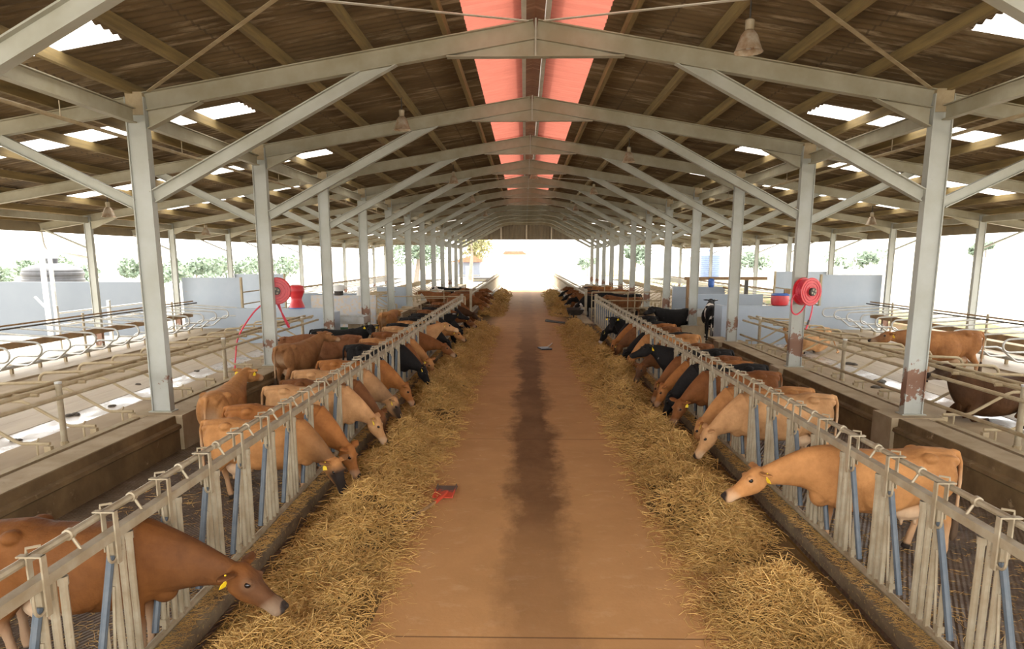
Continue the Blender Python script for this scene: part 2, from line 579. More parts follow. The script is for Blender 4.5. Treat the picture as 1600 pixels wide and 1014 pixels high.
# ------------------------------------------------------------------ setting: ground and floors
g = MB()
g.add([(-400, -60, -0.32), (400, -60, -0.32), (400, 700, -0.32), (-400, 700, -0.32)], [(0, 1, 2, 3)])
structure(g.build('ground', 'ground'))
structure(MB().box(-2.72, 2.8, YA, 68.0, -0.3, 0.0).build('floor', 'alley'))
o = MB().box(-2.72, 2.8, 68.0, 120.0, -0.31, -0.004).build('floor', M('sunlit_concrete', (0.62, 0.57, 0.50), (0.55, 0.5, 0.43), 0.6, 0.85))
structure(o)
for nm, s in SIDES:
    a, b = sorted((s * (2.7 if s < 0 else 2.78), s * 5.70))
    structure(MB().box(a, b, YA, 66.5, -0.31, 0.01).build('floor', 'cowalley'))
    # stall platforms, wet scraping lane and far beds
    def slab(x0, x1, y0, y1, z, mt):
        p, q = sorted((s * x0, s * x1))
        structure(MB().box(p, q, y0, y1, -0.31, z).build('floor', mt))
    slab(6.30, 7.42, YA, 21.9, 0.37, 'bed')
    slab(7.42, 8.05, YA, 21.9, 0.36, 'wet')
    slab(8.05, 8.62, YA, 21.9, 0.366, 'mat')
    slab(8.64, 9.25, YA, 21.9, 0.362, 'mat')
    slab(9.25, 11.35, YA, 66.2, 0.355, 'bed')
    slab(11.35, 13.45, YA, 66.2, 0.40, 'mat')
    slab(6.30, 9.25, 21.9, 28.2, 0.12, 'curb_light')
    slab(5.66, 6.30, 22.3, 27.9, 0.121, 'curb_light')
    slab(6.30, 9.25, 28.2, 66.2, 0.36, 'bed')
    # post curb, stepped, with the shallow channel behind
    pr = [(5.66, -0.31), (5.66, 0.34), (5.62, 0.37), (5.63, 0.42), (5.70, 0.44), (5.71, 0.56), (6.16, 0.56), (6.17, 0.30), (6.34, 0.30), (6.34, -0.31)]
    structure(MB().prism([(s * x, z) for x, z in (pr if s > 0 else pr[::-1])], 'y', YA, 22.3).build('trim_1', 'curb'))
    structure(MB().prism([(s * x, z) for x, z in (pr if s > 0 else pr[::-1])], 'y', 27.9, 66.3).build('trim_1', 'curb'))
    structure(MB().box(*sorted((s * 5.73, s * 6.13)), 27.95, 66.25, 0.561, 0.566).build('trim_2', 'curb_light'))
    structure(MB().box(*sorted((s * 5.73, s * 6.13)), YA, 22.25, 0.561, 0.566).build('trim_2', 'curb_light'))
    # board at the stall edge
    structure(MB().box(*sorted((s * 6.28, s * 6.40)), YA, 21.9, 0.28, 0.54).build('trim_3', 'muddy'))
    structure(MB().box(*sorted((s * 6.42, s * 6.48)), YA, 21.9, 0.36, 0.47).build('trim_4', 'galv_clean'))
    # feed curb under the headlocks
    xf = 2.92 if s < 0 else 2.99
    structure(MB().box(*sorted((s * (xf - 0.17), s * (xf + 0.045))), YA, 31.2, -0.3, 0.14).build('trim_5', 'feedcurb'))
    structure(MB().box(*sorted((s * (xf - 0.17), s * (xf + 0.045))), 35.9, 76.0, -0.3, 0.14).build('trim_5', 'feedcurb'))
    # pedestals under the inner posts
    for k, y in enumerate(FR):
        structure(MB().prism([(s * 5.60, y - 0.30), (s * 6.42, y - 0.30), (s * 6.42, y + 0.30), (s * 5.60, y + 0.30)][:: s], 'z', 0.0, 0.572).build('trim_6', 'curb_light'))

# ------------------------------------------------------------------ setting: roof
STRIPS = [0.20, 1.05, 1.33, 2.53, 3.73, 4.93, 5.28, 6.10, 7.30, 8.50, 9.70, 10.90, 12.10, 12.45, 13.30, 14.75]
pitch = 0.18
NW = int((YB - YA) / pitch * 6)
ysamp = np.linspace(YA, YB, NW + 1)
wave = 0.022 * np.sin(2 * np.pi * (ysamp - YA) / pitch)
SKY_OFF = {-1: {1: 2.55, 2: 2.06, 3: 2.62}, 1: {1: 2.38, 2: 2.42, 3: 2.18}}
SKY_YS = {s_: [y + SKY_OFF[s_].get(k_, 2.3) for k_, y in enumerate(FR[:-1])] for s_ in (-1, 1)}
SKW = 0.74
RED_END = 41.5


def sheet(s, x0, x1, ya, yb, name, mat):
    i0 = int(np.searchsorted(ysamp, ya))
    i1 = int(np.searchsorted(ysamp, yb))
    b = MB()
    n = i1 - i0 + 1
    va = [(s * x0, float(ysamp[i]), roofz(x0) + float(wave[i])) for i in range(i0, min(i1, NW) + 1)]
    vb = [(s * x1, float(ysamp[i]), roofz(x1) + float(wave[i])) for i in range(i0, min(i1, NW) + 1)]
    n = len(va)
    b.add(va + vb, [(k, k + 1, n + k + 1, n + k) for k in range(n - 1)])
    return b


cb = MB()
for nm, s in SIDES:
    for x0, x1 in zip(STRIPS[:-1], STRIPS[1:]):
        segs = []
        if x0 == 0.20:
            segs = [(RED_END, YB)]
        elif 5.28 <= x0 < 12.4:
            ya = YA
            for y in SKY_YS[s]:
                segs.append((ya, y))
                ya = y + SKW
            segs.append((ya, YB))
        else:
            segs = [(YA, YB)]
        for a_, b_ in segs:
            t = sheet(s, x0, x1, a_, b_, '', None)
            cb.add(t.v, t.f)
structure(cb.build('ceiling', 'roof', smooth=True))
# translucent skylight strips, red ridge sheets
for nm, s in SIDES:
    for k, y in enumerate(SKY_YS[s]):
        b = MB()
        for x0, x1 in ((5.28, 7.3), (7.3, 9.7), (9.7, 12.45)):
            t = sheet(s, x0, x1, y, y + SKW, '', None)
            b.add(t.v, t.f)
        o = b.build('skylight', 'skylight', smooth=True)
        tag(o, 'white translucent skylight strip in the %s roof slope, %s from the camera' % (nm, nth(k)), 'skylight', 'skylight strips in the roof')
    n = 9
    edges = np.linspace(YA, RED_END, n + 1)
    for k in range(n):
        o = sheet(s, 0.20, 1.05, edges[k], edges[k + 1] + 0.05, '', None).build('red_roof_sheet', 'redsheet', smooth=True)
        tag(o, 'red translucent corrugated sheet just %s of the ridge, %s from the camera' % (nm, nth(k)), 'roof sheet', 'red sheets along the ridge')
# ridge: two purlins, cap above the slot
for nm, s in SIDES:
    o = MB().box(*sorted((s * 0.14, s * 0.21)), YA, YB, 6.47, 6.64).build('ridge_purlin', 'rail_white')
    tag(o, 'pale steel channel running along the ridge slot, %s one' % nm, 'purlin', 'ridge purlins')
    structure(MB().box(*sorted((s * 13.95, s * 14.03)) if False else sorted((s * 14.62, s * 14.70)), YA, YB, 3.80, 4.19).build('trim_7', 'fascia'))
structure(MB().prism([(-0.36, 6.80), (0, 6.90), (0.36, 6.80), (0.36, 6.83), (0, 6.93), (-0.36, 6.83)], 'y', YA, YB).build('trim_8', 'roof'))
PX = [1.33, 2.53, 3.73, 4.93, 6.10, 7.30, 8.50, 9.70, 10.90, 12.10, 13.30, 14.45]
for nm, s in SIDES:
    for k, x in enumerate(PX):
        zt = roofz(x) - 0.03
        o = MB().prism([(s * (x - 0.038), zt - 0.155), (s * (x + 0.038), zt - 0.155), (s * (x + 0.038), zt), (s * (x - 0.038), zt)][:: s], 'y', YA, YB).build('roof_purlin', 'purlin')
        tag(o, 'brown timber purlin under the %s roof slope, %s out from the ridge' % (nm, nth(k)), 'purlin', 'timber roof purlins')

# gable sheet at the far end
b = MB()
xs = np.arange(-14.6, 14.61, 0.075)
fv, bv = [], []
for i, x in enumerate(xs):
    dy = 0.03 if i % 4 < 2 else 0.0
    zb = 4.66 if abs(x) < 7.6 else 4.17
    fv.append(((x, 66.0 + dy, zb), (x, 66.0 + dy, max(zb + 0.02, roofz(x) - 0.03)) if abs(x) < 14.7 else (x, 66.0 + dy, zb)))
vs_ = [p for q in fv for p in q]
b.add(vs_, [(2 * i, 2 * i + 2, 2 * i + 3, 2 * i + 1) for i in range(len(xs) - 1)])
structure(b.build('wall_back', 'gable'))
for k, x in enumerate((-2.35, 0.0, 2.3)):
    o = MB().ibeam((x, 65.9, 4.62), (x, 65.9, rz_top(x) - 0.25), (0, 1, 0), 0.12, 0.12).build('gable_mullion', 'rail_white')
    tag(o, 'pale vertical mullion on the far gable sheeting, %s of three' % ('left', 'middle', 'right')[k], 'mullion', 'gable mullions')

# ------------------------------------------------------------------ steel frames
RD = 0.27      # rafter depth


def brace(s, x0, z0, x1, w, h, under):
    """I-section brace whose top end is cut flush with the rafter underside"""
    b = MB().ibeam((s * x0, 0, z0), (s * x1, 0, rz_top(x1) - under - 0.02), (0, 0, 1), w, h)
    n = len(b.v) // 2
    dx, dz = s * (x1 - x0), rz_top(x1) - under - 0.02 - z0
    for i in range(n, 2 * n):
        x, y, z = b.v[i]
        t = (6.49 - under - SL * s * x - z) / (dz + SL * s * dx)
        b.v[i] = (x + dx * t, y, z + dz * t)
    return b


def make_frame(k, y):
    e = empty('roof_frame', (0, y, 0))
    tag(e, 'pale grey steel roof frame spanning the barn, %s' % ('overhead nearest the camera' if k == 1 else 'behind the camera line' if k == 0 else '%s whole frame from the camera' % nth(k - 2)), 'roof frame', 'steel roof frames')
    up = (0, 0, 1)
    for nm, s in SIDES:
        MB().ibeam((s * 0.015, 0, rz_top(0) - RD / 2), (s * 5.90, 0, rz_top(5.9) - RD / 2), up, 0.14, RD).build('rafter', 'rafter', e)
        # ridge haunch
        MB().prism([(s * 0.01, 6.23), (s * 0.01, 5.99), (s * 1.30, 5.99)][:: -s], 'y', -0.008, 0.008).build('ridge_gusset', 'rafter', e)
        MB().box(*sorted((s * 0.0, s * 1.32)), -0.07, 0.07, 5.975, 5.992).build('gusset_flange', 'rafter', e)
        # knee gusset
        za, zb = rz_top(5.88) - RD, rz_top(5.1) - RD
        MB().prism([(s * 5.88, za), (s * 5.88, za - 0.26), (s * 5.05, zb)][:: s], 'y', -0.008, 0.008).build('knee_gusset', 'rafter', e)
        MB().frame_prism([(-0.07, -0.008), (0.07, -0.008), (0.07, 0.008), (-0.07, 0.008)], (s * 5.88, 0, za - 0.26), (s * 5.05, 0, zb), up).build('gusset_flange', 'rafter', e)
        # knee brace
        brace(s, 5.90, 3.97, 2.42, 0.13, 0.19, RD).build('knee_brace', 'steel', e)
        # aisle rafter and brace
        MB().ibeam((s * 6.20, 0, rz_top(6.2) - 0.13), (s * 14.55, 0, rz_top(14.55) - 0.13), up, 0.12, 0.22).build('aisle_rafter', 'rafter', e)
        brace(s, 6.20, 3.86, 8.25, 0.11, 0.16, 0.24).build('aisle_brace', 'steel', e)
        MB().prism([(s * 12.98, rz_top(12.98) - 0.24), (s * 12.98, rz_top(12.98) - 0.44), (s * 12.2, rz_top(12.2) - 0.24)][:: s], 'y', -0.05, 0.05).build('outer_gusset', 'rafter', e)
        MB().tube([(s * 13.15, 0, 3.30), (s * 14.5, 0, 3.88)], 0.032, 8).build('eave_strut', 'steel', e)
    MB().box(-0.012, 0.012, -0.075, 0.075, 5.98, 6.50).build('ridge_plate', 'steel', e)
    return e


for k, y in enumerate(FR):
    make_frame(k, y)


def post_mesh(h, w, fl):
    b = MB()
    b.box(-w / 2, -w / 2 + 0.016, -fl / 2, fl / 2, 0, h)
    b.box(w / 2 - 0.016, w / 2, -fl / 2, fl / 2, 0, h)
    b.box(-w / 2 + 0.016, w / 2 - 0.016, -0.045, -0.03, 0, h)
    return b


def mat_post():
    m, nt, b = nodes('post_paint')
    b.inputs['Roughness'].default_value = 0.5
    oi = nt.nodes.new('ShaderNodeObjectInfo')
    tc = nt.nodes.new('ShaderNodeTexCoord')
    sx = nt.nodes.new('ShaderNodeSeparateXYZ')
    nt.links.new(tc.outputs['Object'], sx.inputs[0])
    va = nt.nodes.new('ShaderNodeVectorMath')
    va.operation = 'ADD'
    cbx = nt.nodes.new('ShaderNodeCombineXYZ')
    for q in range(3):
        nt.links.new(mth(nt, 'MULTIPLY', oi.outputs['Random'], 40.0 + 13 * q), cbx.inputs[q])
    nt.links.new(tc.outputs['Object'], va.inputs[0])
    nt.links.new(cbx.outputs[0], va.inputs[1])
    v = va.outputs[0]
    c = mix(nt, ramp(nt, noise(nt, 1.5, 5, 0.6, v), 0.35, 0.65), (0.41, 0.425, 0.395), (0.35, 0.355, 0.305))
    c = mix(nt, ramp(nt, noise(nt, 14, 5, 0.7, v), 0.68, 0.72), c, (0.22, 0.18, 0.12))
    # flaking rust patches on the foot of the post
    hgt = mth(nt, 'SUBTRACT', 0.68, mth(nt, 'MULTIPLY', mth(nt, 'ABSOLUTE', mth(nt, 'SUBTRACT', sx.outputs[2], 0.5)), 0.75))
    rf = mth(nt, 'SUBTRACT', mth(nt, 'ADD', noise(nt, 5, 6, 0.7, v), hgt), mth(nt, 'SUBTRACT', 1.24, mth(nt, 'MULTIPLY', oi.outputs['Alpha'], 0.22)))
    c = mix(nt, ramp(nt, mth(nt, 'MULTIPLY', rf, 12.0), 0.2, 0.5), c, (0.20, 0.10, 0.06))
    nt.links.new(c, b.inputs['Base Color'])
    return m


MAT['post'] = mat_post()
pm_in = post_mesh(4.86, 0.30, 0.15).mesh('post_shaft', MAT['post'])
pm_out = post_mesh(4.05, 0.20, 0.13).mesh('post_shaft', MAT['post'])
for nm, s in SIDES:
    for k, y in enumerate(FR):
        e = empty('steel_post', (s * XP, y, 0.572))
        o = bpy.data.objects.new('shaft', pm_in)
        COL.objects.link(o)
        o.parent = e
        o.color = (1, 1, 1, (1.0, 1.0, 1.1, 1.2, 0.8, 0.6)[k % 6] if s > 0 else (0.1, 0.15, 0.2, 0.5, 0.6, 0.9)[k % 6])
        MB().box(-0.19, 0.19, -0.11, 0.11, 0, 0.016).build('base_plate', 'steel', e)
        MB().box(-0.13, 0.13, -0.07, 0.07, 4.6, 4.93).build('post_head', 'muddy', e)
        tag(e, 'pale grey steel post beside the camera outside the %s edge' % nm if k == 0 else 'pale grey steel post of the inner %s row, %s from the camera' % (nm, nth(k - 1)), 'post', 'inner barn posts')
        e2 = bpy.data.objects.new('outer_post', pm_out)
        COL.objects.link(e2)
        e2.location = (s * XO, y, -0.1 + 0.3)
        tag(e2, 'slim grey steel post of the outer %s row, %s from the camera' % (nm, nth(k)), 'post', 'outer barn posts')
    # longitudinal beams post to post
    for k in range(len(FR) - 1):
        o = MB().ibeam((s * 6.08, FR[k] + 0.08, 5.16), (s * 6.08, FR[k + 1] - 0.08, 5.16), (0, 0, 1), 0.12, 0.22).build('eave_beam', 'rafter')
        tag(o, 'steel beam joining the heads of two %s inner posts, %s from the camera' % (nm, nth(k)), 'beam', 'beams along the post rows')
        o = MB().box(*sorted((s * 13.05, s * 13.15)), FR[k] + 0.07, FR[k + 1] - 0.07, 4.05, 4.22).build('eave_beam', 'rafter')
        tag(o, 'slim eave beam joining outer %s posts, %s from the camera' % (nm, nth(k)), 'beam', 'beams along the outer posts')
    # water pipe hung under the beams
    e = empty('hung_pipe', (s * 6.24, 0, 4.85))
    tag(e, 'rusty water pipe hung on rods along the %s post row' % nm, 'pipe')
    MB().tube([(0, YA, 0), (0, 60, 0)], 0.028, 8).build('pipe', 'muddy', e, True)
    for y in np.arange(6.2, 59, BAY / 3):
        MB().tube([(0, y, 0.02), (0, y, 0.22)], 0.008, 5).build('hanger', 'galv', e)
    MB().tube([(0, 16.25, 0.0), (-s * 0.03, 16.3, -0.15), (-s * 0.03, 16.3, -1.6)], 0.014, 6).build('drop_pipe', 'galv', e)

# roof bracing
for bay in (1, 5):
    y0, y1 = FR[bay], FR[bay + 1]
    for nm, s in SIDES:
        for (xa, ya, xb, yb, w) in ((0.12, y1 - 0.1, 5.7, y0 + 0.1, 'from the ridge'), (5.8, y1 - 0.1, 0.2, y0 + 0.1, 'from the post head')):
            o = MB().frame_prism([(-0.03, -0.006), (0.03, -0.006), (0.03, 0.006), (-0.03, 0.006)], (s * xa, ya, rz_top(xa) - 0.02), (s * xb, yb, rz_top(xb) - 0.02), (0, 0, 1)).build('bracing_bar', 'rail_white' if 'ridge' in w else 'muddy')
            tag(o, 'flat steel bracing bar under the %s roof running %s, %s braced bay' % (nm, w, 'nearest' if bay == 1 else 'farther'), 'brace', 'diagonal roof bracing bars')

# ------------------------------------------------------------------ headlock fences
SP = BAY / 7.0


def panel_parts():
    P = []
    P.append(('top_rail', MB().box(-0.035, 0.035, 0, BAY, 1.185, 1.25), 'galv'))
    P.append(('bottom_rail', MB().tube([(0, 0, 0.20), (0, BAY, 0.20)], 0.03, 8), 'galv'))
    P.append(('lock_bar', MB().tube([(0.075, 0.02, 1.345), (0.075, BAY - 0.02, 1.345)], 0.026, 8), 'galv'))
    for j in range(7):
        A = SP * j + 0.60
        for q, yy in enumerate((A, A - 0.098, A - 0.20)):
            b = MB().tube([(0, yy, 0.21), (0, yy, 1.19 if q else 1.165)], 0.025, 8)
            if q == 0:
                b.tube([(0, yy, 1.11), (0, yy, 1.165)], 0.031, 8)
            P.append(('upright', b, 'galv'))
        b = MB().tube([(0, A - 0.225, 1.08), (0, A - 0.50, 0.27)], 0.026, 8)
        P.append(('locking_arm', b, 'bluebar'))
        P.append(('arm_rod', MB().tube([(0, A - 0.23, 0.86), (0, A - 0.31, 0.22)], 0.011, 6), 'galv'))
        b = MB().tube([(0, A - 0.36, 0.21), (0, A - 0.36, 0.66)], 0.021, 8)
        b.box(-0.026, 0.026, A - 0.386, A - 0.334, 0.26, 0.31)
        P.append(('stub_post', b, 'galv'))
        # release bracket with its ring
        b = MB().box(-0.048, -0.036, A - 0.222, A - 0.178, 1.02, 1.385)
        b.box(0.036, 0.046, A - 0.222, A - 0.178, 1.10, 1.385)
        b.box(-0.048, 0.10, A - 0.222, A - 0.178, 1.375, 1.385)
        b.tube([(0.08, A - 0.16, 1.375), (0.08, A - 0.16, 1.41), (0.02, A - 0.12, 1.41)], 0.009, 6)
        P.append(('release_bracket', b, 'galv'))
        ring = [(-0.03, A - 0.245 + 0.052 * math.cos(a), 1.10 + 0.055 * math.sin(a)) for a in np.linspace(math.pi, 2 * math.pi, 9)]
        ring = [(-0.03, ring[0][1], 1.19)] + ring + [(-0.03, ring[-1][1], 1.19)]
        P.append(('release_ring', MB().tube(ring, 0.010, 6), 'galv'))
        b = MB().lathe([(0.028, -0.025), (0.037, -0.02), (0.037, 0.02), (0.028, 0.025)], (0.075, A - 0.50, 1.345), 10, 'y')
        b.tube([(0.0, A - 0.50, 1.23), (0.06, A - 0.50, 1.33)], 0.011, 6)
        P.append(('pivot_collar', b, 'galv'))
    return P


PP = [(n, b.mesh(n, MAT[m], True)) for n, b, m in panel_parts()]
whole = MB()
for n, b, m in panel_parts():
    whole.add(b.v, b.f)
WH = whole.mesh('headlock_panel', MAT['galv'], True)
XF = {-1: -2.92, 1: 2.99}


def put_panel(s, y, k, nm):
    e = empty('headlock_panel', (XF[s], y, 0))
    if s > 0:
        pass
    else:
        e.scale = (-1, 1, 1)
    last = None
    for n, me in PP:
        o = bpy.data.objects.new(n, me)
        COL.objects.link(o)
        o.parent = last if n == 'release_ring' else e
        last = o if n == 'release_bracket' else last
    tag(e, 'galvanised self-locking feed fence panel in the near %s run, %s from the camera' % (nm, nth(k)), 'fence panel', 'feed fence panels')


for nm, s in SIDES:
    for k in range(6):
        put_panel(s, 1.15 + BAY * k, k, nm)
    for k in range(8):
        o = bpy.data.objects.new('headlock_panel', WH)
        COL.objects.link(o)
        o.location = (XF[s], 36.2 + BAY * k, 0)
        o.scale = (-1 if s < 0 else 1, 1, 1)
        tag(o, 'galvanised feed fence panel in the far %s run, %s beyond the gate' % (nm, nth(k)), 'fence panel', 'far feed fence panels')
    for q, y in enumerate((1.1, 30.95, 36.05)):
        b = MB().box(-0.06, 0.06, -0.06, 0.06, 0.0, 1.46)
        o = b.build('fence_post', 'galv')
        o.location = (XF[s], y, 0 if q != 1 else 0.0)
        tag(o, 'square galvanised fence post at the %s of the %s feed fence' % (('near end', 'end of the near run', 'start of the far run')[q], nm), 'post')
for nm, s in SIDES:                              # concrete stop beside the far run
    MBo = MB().box(*sorted((s * 2.55, s * 2.95)), 31.3, 36.0, -0.1, 0.13).build('trim_9', 'curb_light')
    structure(MBo)


# gates across the cow lanes
def gate(x0, x1, y, zs, nm, label, uprights):
    e = empty(nm, (x0, y, 0))
    tag(e, label, 'gate')
    L = x1 - x0
    for z in zs:
        MB().tube([(0, 0, z), (L, 0, z)], 0.026, 8).build('gate_rail', 'muddy', e, True)
    for u in uprights:
        MB().tube([(L * u, 0, -0.31 if 'yard' in nm else 0.011 if u in (0.0, 1.0) else zs[0]), (L * u, 0, zs[-1])], 0.026, 8).build('gate_upright', 'muddy', e, True)
    return e


gate(-7.25, -3.0, 33.5, (0.30, 0.60, 1.20), 'tube_gate', 'tubular steel gate across the left cow lane before the far fence', (0.0, 0.5, 1.0))
gate(-6.0, -3.1, 38.2, (0.5, 0.85, 1.25), 'tube_gate', 'second tubular gate farther along the left cow lane', (0.0, 0.5, 1.0))
gate(3.05, 6.35, 33.5, (0.28, 0.66, 1.02, 1.42), 'tube_gate', 'tubular steel gate with four rails across the right cow lane', (0.0, 0.52, 0.62, 1.0))
gate(3.1, 6.2, 41.0, (0.5, 1.0, 1.42), 'tube_gate', 'farther tubular gate across the right cow lane', (0.0, 0.45, 1.0))
gate(-10.5, -3.2, 72.0, (0.35, 0.75, 1.25), 'yard_gate', 'pale yard gate outside the far left end of the barn', (0.0, 0.35, 0.7, 1.0))
gate(3.2, 10.5, 72.0, (0.35, 0.75, 1.25), 'yard_gate', 'pale yard gate outside the far right end of the barn', (0.0, 0.35, 0.7, 1.0))

# ------------------------------------------------------------------ free stalls


def arc(c, r, a0, a1, n=8):
    return [(c[0] + r * math.cos(a), c[1] + r * math.sin(a)) for a in np.linspace(a0, a1, n)]


pathN = [(0.02, 0.60), (0.40, 0.60), (0.48, 0.63), (0.98, 0.93), (1.08, 0.965)] + arc((1.36, 1.10), 0.13, -math.pi / 2, math.pi / 2, 9) + [(0.9, 1.245), (0.10, 1.26)]
pathF = [(0.42, 0.60), (0.86, 0.60), (0.94, 0.63), (1.30, 0.92), (1.40, 0.955)] + arc((1.76, 1.10), 0.15, -math.pi / 2, math.pi / 2, 9) + [(1.0, 1.29), (0.0, 1.36)]
bN = MB().tube([(u, 0, z) for u, z in pathN], 0.024, 8)
mN = bN.mesh('divider_loop', MAT['muddy'], True)
bF = MB().tube([(u, 0, z) for u, z in pathF], 0.024, 8)
mF = bF.mesh('divider_loop', MAT['galv_clean'], True)
br = MB().box(0.0, 0.09, -0.03, 0.03, 0.40, 0.57)
br.tube([(0.20, 0, 0.37), (0.20, 0, 0.62), (0.20, 0.05, 0.66)], 0.014, 6)
mBr = br.mesh('bracket', MAT['muddy'], True)
bf = MB().box(0.44, 0.50, -0.03, 0.03, 0.40, 0.62)
mBf = bf.mesh('bracket', MAT['muddy'], True)


def divider(me, mb, x, y, s, label, group):
    o = bpy.data.objects.new('stall_divider', me)
    COL.objects.link(o)
    o.location = (x, y, 0)
    o.scale = (s, 1, 1)
    c = bpy.data.objects.new('bracket', mb)
    COL.objects.link(c)
    c.parent = o
    tag(o, label, 'stall divider', group)


def rail(x, y0, y1, z, r, mt, label):
    o = MB().tube([(x, y0, z), (x, y1, z)], r, 8).build('stall_rail', mt, None, True)
    tag(o, label, 'rail')


for nm, s in SIDES:
    y_end = 21.4
    ysN = [2.9 + 1.0 * k for k in range(19)]
    for k, y in enumerate(ysN):
        divider(mN, mBr, s * 6.45, y, s, 'muddy bent-tube stall divider in the %s row beside the posts, %s from the camera' % (nm, nth(k)), 'stall dividers beside the post curbs')
    for k in range(4):
        y = 4.0 + 5.35 * k
        o = MB().tube([(0, 0, 0), (0, 0, 0.97)], 0.042, 10).build('stall_post', 'galv', None, True)
        MB().tube([(0, 0, 0.975), (0, 0, 1.0)], 0.048, 10).build('post_cap', 'galv_clean', o)
        MB().tube([(0, 0, 0.05), (0, 0, 0.16)], 0.055, 10).build('clamp', 'muddy', o)
        o.location = (s * 6.58, y, 0.36)
        tag(o, 'round galvanised stall post in the %s row beside the posts, %s from the camera' % (nm, nth(k)), 'post', 'stall posts')
    rail(s * 6.52, 1.0, y_end, 1.155, 0.03, 'muddy', 'square-looking muddy rail along the %s stall posts on the cow lane side' % nm)
    rail(s * 6.68, 1.0, y_end, 1.27, 0.034, 'muddy', 'thick muddy neck rail along the top of the near %s stall dividers' % nm)
    rail(s * 6.92, 1.0, y_end, 1.275, 0.03, 'muddy', 'second muddy neck rail just outside the near %s stall posts' % nm)
    if s > 0:
        rail(s * 6.46, 1.0, y_end, 0.72, 0.03, 'muddy', 'low muddy rail along the foot of the right stall posts')
    # outer row
    ysF = [8.0 + 0.96 * k for k in range(19)]
    for k, y in enumerate(ysF):
        divider(mF, mBf, s * 12.45, y, -s, 'bright bent-tube stall divider in the outer %s row, %s from the camera' % (nm, nth(k)), 'stall dividers along the outer walls')
    for k in range(4):
        y = 9.3 + 5.0 * k
        o = MB().tube([(0, 0, 0), (0, 0, 1.12)], 0.035, 8).build('stall_post', 'galv', None, True)
        o.location = (s * 12.5, y, 0.40)
        tag(o, 'slim stall post in the outer %s row, %s from the camera' % (nm, nth(k)), 'post', 'outer stall posts')
    rail(s * 12.52, 3.0, 25.9, 1.44, 0.022, 'wood', 'rusty upper rail of the outer %s stalls' % nm)
    rail(s * 12.38, 3.0, 25.9, 1.38, 0.022, 'dark', 'dark neck rail of the outer %s stalls' % nm)
    rail(s * 11.95, 3.0, 25.9, 0.56, 0.045, 'galv_clean', 'low grey pipe along the foot of the outer %s stall dividers' % nm)
    o = MB().box(*sorted((s * 12.55, s * 12.60)), 3.0, 25.9, 0.86, 1.02).build('brisket_board', 'wood')
    tag(o, 'rusty brown board behind the outer %s stall dividers' % nm, 'board')
    # blocks beyond the cross passage
    for k in range(26):
        y = 29.0 + 1.15 * k
        divider(mN, mBr, s * 6.9, y, s, 'stall divider beyond the %s cross passage in the inner row, %s from the camera' % (nm, nth(k)), 'far inner stall dividers')
        y = 32.0 + 1.15 * k
        divider(mF, mBf, s * 12.45, y, -s, 'stall divider beyond the %s cross passage in the outer row, %s from the camera' % (nm, nth(k)), 'far outer stall dividers')
    rail(s * 7.1, 28.6, 60, 1.27, 0.032, 'muddy', 'muddy neck rail of the inner %s stalls beyond the cross passage' % nm)
    rail(s * 12.4, 31.4, 63, 1.40, 0.03, 'muddy', 'neck rail of the outer %s stalls beyond the cross passage' % nm)
    rail(s * 12.45, 31.4, 63, 1.44, 0.03, 'wood', 'rusty top rail of the outer %s stalls beyond the cross passage' % nm)
    rail(s * 11.95, 31.4, 63, 0.56, 0.045, 'galv_clean', 'low pipe of the outer %s stalls beyond the cross passage' % nm)
    # partition panels closing the outer rows
    ex = 0.12 if s > 0 else 0.0
    for q, (y, zt) in enumerate(((26.2, 2.30 + ex), (31.0, 2.32 + ex))):
        e = empty('partition_panel', (s * 10.75, y, 0.3))
        MB().box(*sorted((s * 0.05, s * 2.25)), -0.04, 0.04, 0.05, zt - 0.3).build('panel_sheet', 'bluewall', e)
        MB().box(*sorted((0, s * 0.06)), -0.06, 0.06, 0.0, zt - 0.29).build('panel_post', 'muddy', e)
        tag(e, 'tall pale blue partition at the %s of the %s cross passage, outer row' % (('near edge', 'far edge')[q], nm), 'partition')
    e = empty('passage_rails', (s * 10.8, 26.3, 0.3))
    for z in (0.55, 1.0, 1.45):
        MB().tube([(0, 0, z), (0, 4.6, z)], 0.025, 8).build('rail', 'galv', e, True)
    tag(e, 'three horizontal rails between the two %s partitions' % nm, 'rails')

# low walls and troughs at the cross passages


def lowwall(x0, x1, y0, y1, z, label, splash=None):
    o = MB().box(x0, x1, y0, y1, -0.2, z).build('low_wall', 'bluewall')
    tag(o, label, 'wall')
    return o


MAT['splash'] = M('splashed_paint', (0.42, 0.45, 0.50), (0.50, 0.50, 0.50), 3, 0.6, 0, 0.1, c3=(0.55, 0.46, 0.35), s3=8, t3=0.5)
lowwall(-9.3, -6.42, 21.95, 22.13, 1.46, 'pale blue low wall at the near edge of the left cross passage')
lowwall(-6.42, -6.26, 22.2, 23.0, 1.3, 'narrow blue wall end behind the third left post')
o = MB().box(-8.3, -5.85, 26.6, 26.78, -0.2, 1.62).build('low_wall', 'splash')
tag(o, 'splashed grey low wall behind the left water trough', 'wall')
lowwall(-9.2, -6.5, 28.0, 28.2, 1.62, 'blue low wall at the far edge of the left cross passage')
lowwall(-8.0, -6.3, 37.2, 37.4, 1.5, 'small blue wall beyond the left gate')
lowwall(6.42, 9.3, 22.5, 22.68, 1.52, 'pale blue low wall at the near edge of the right cross passage')
lowwall(6.14, 6.32, 22.4, 23.3, 1.52, 'blue wall end beside the third right post')
lowwall(6.5, 9.3, 28.0, 28.2, 1.60, 'blue low wall at the far edge of the right cross passage')
lowwall(6.5, 8.8, 31.6, 31.8, 1.75, 'blue wall behind the timber frame on the right')
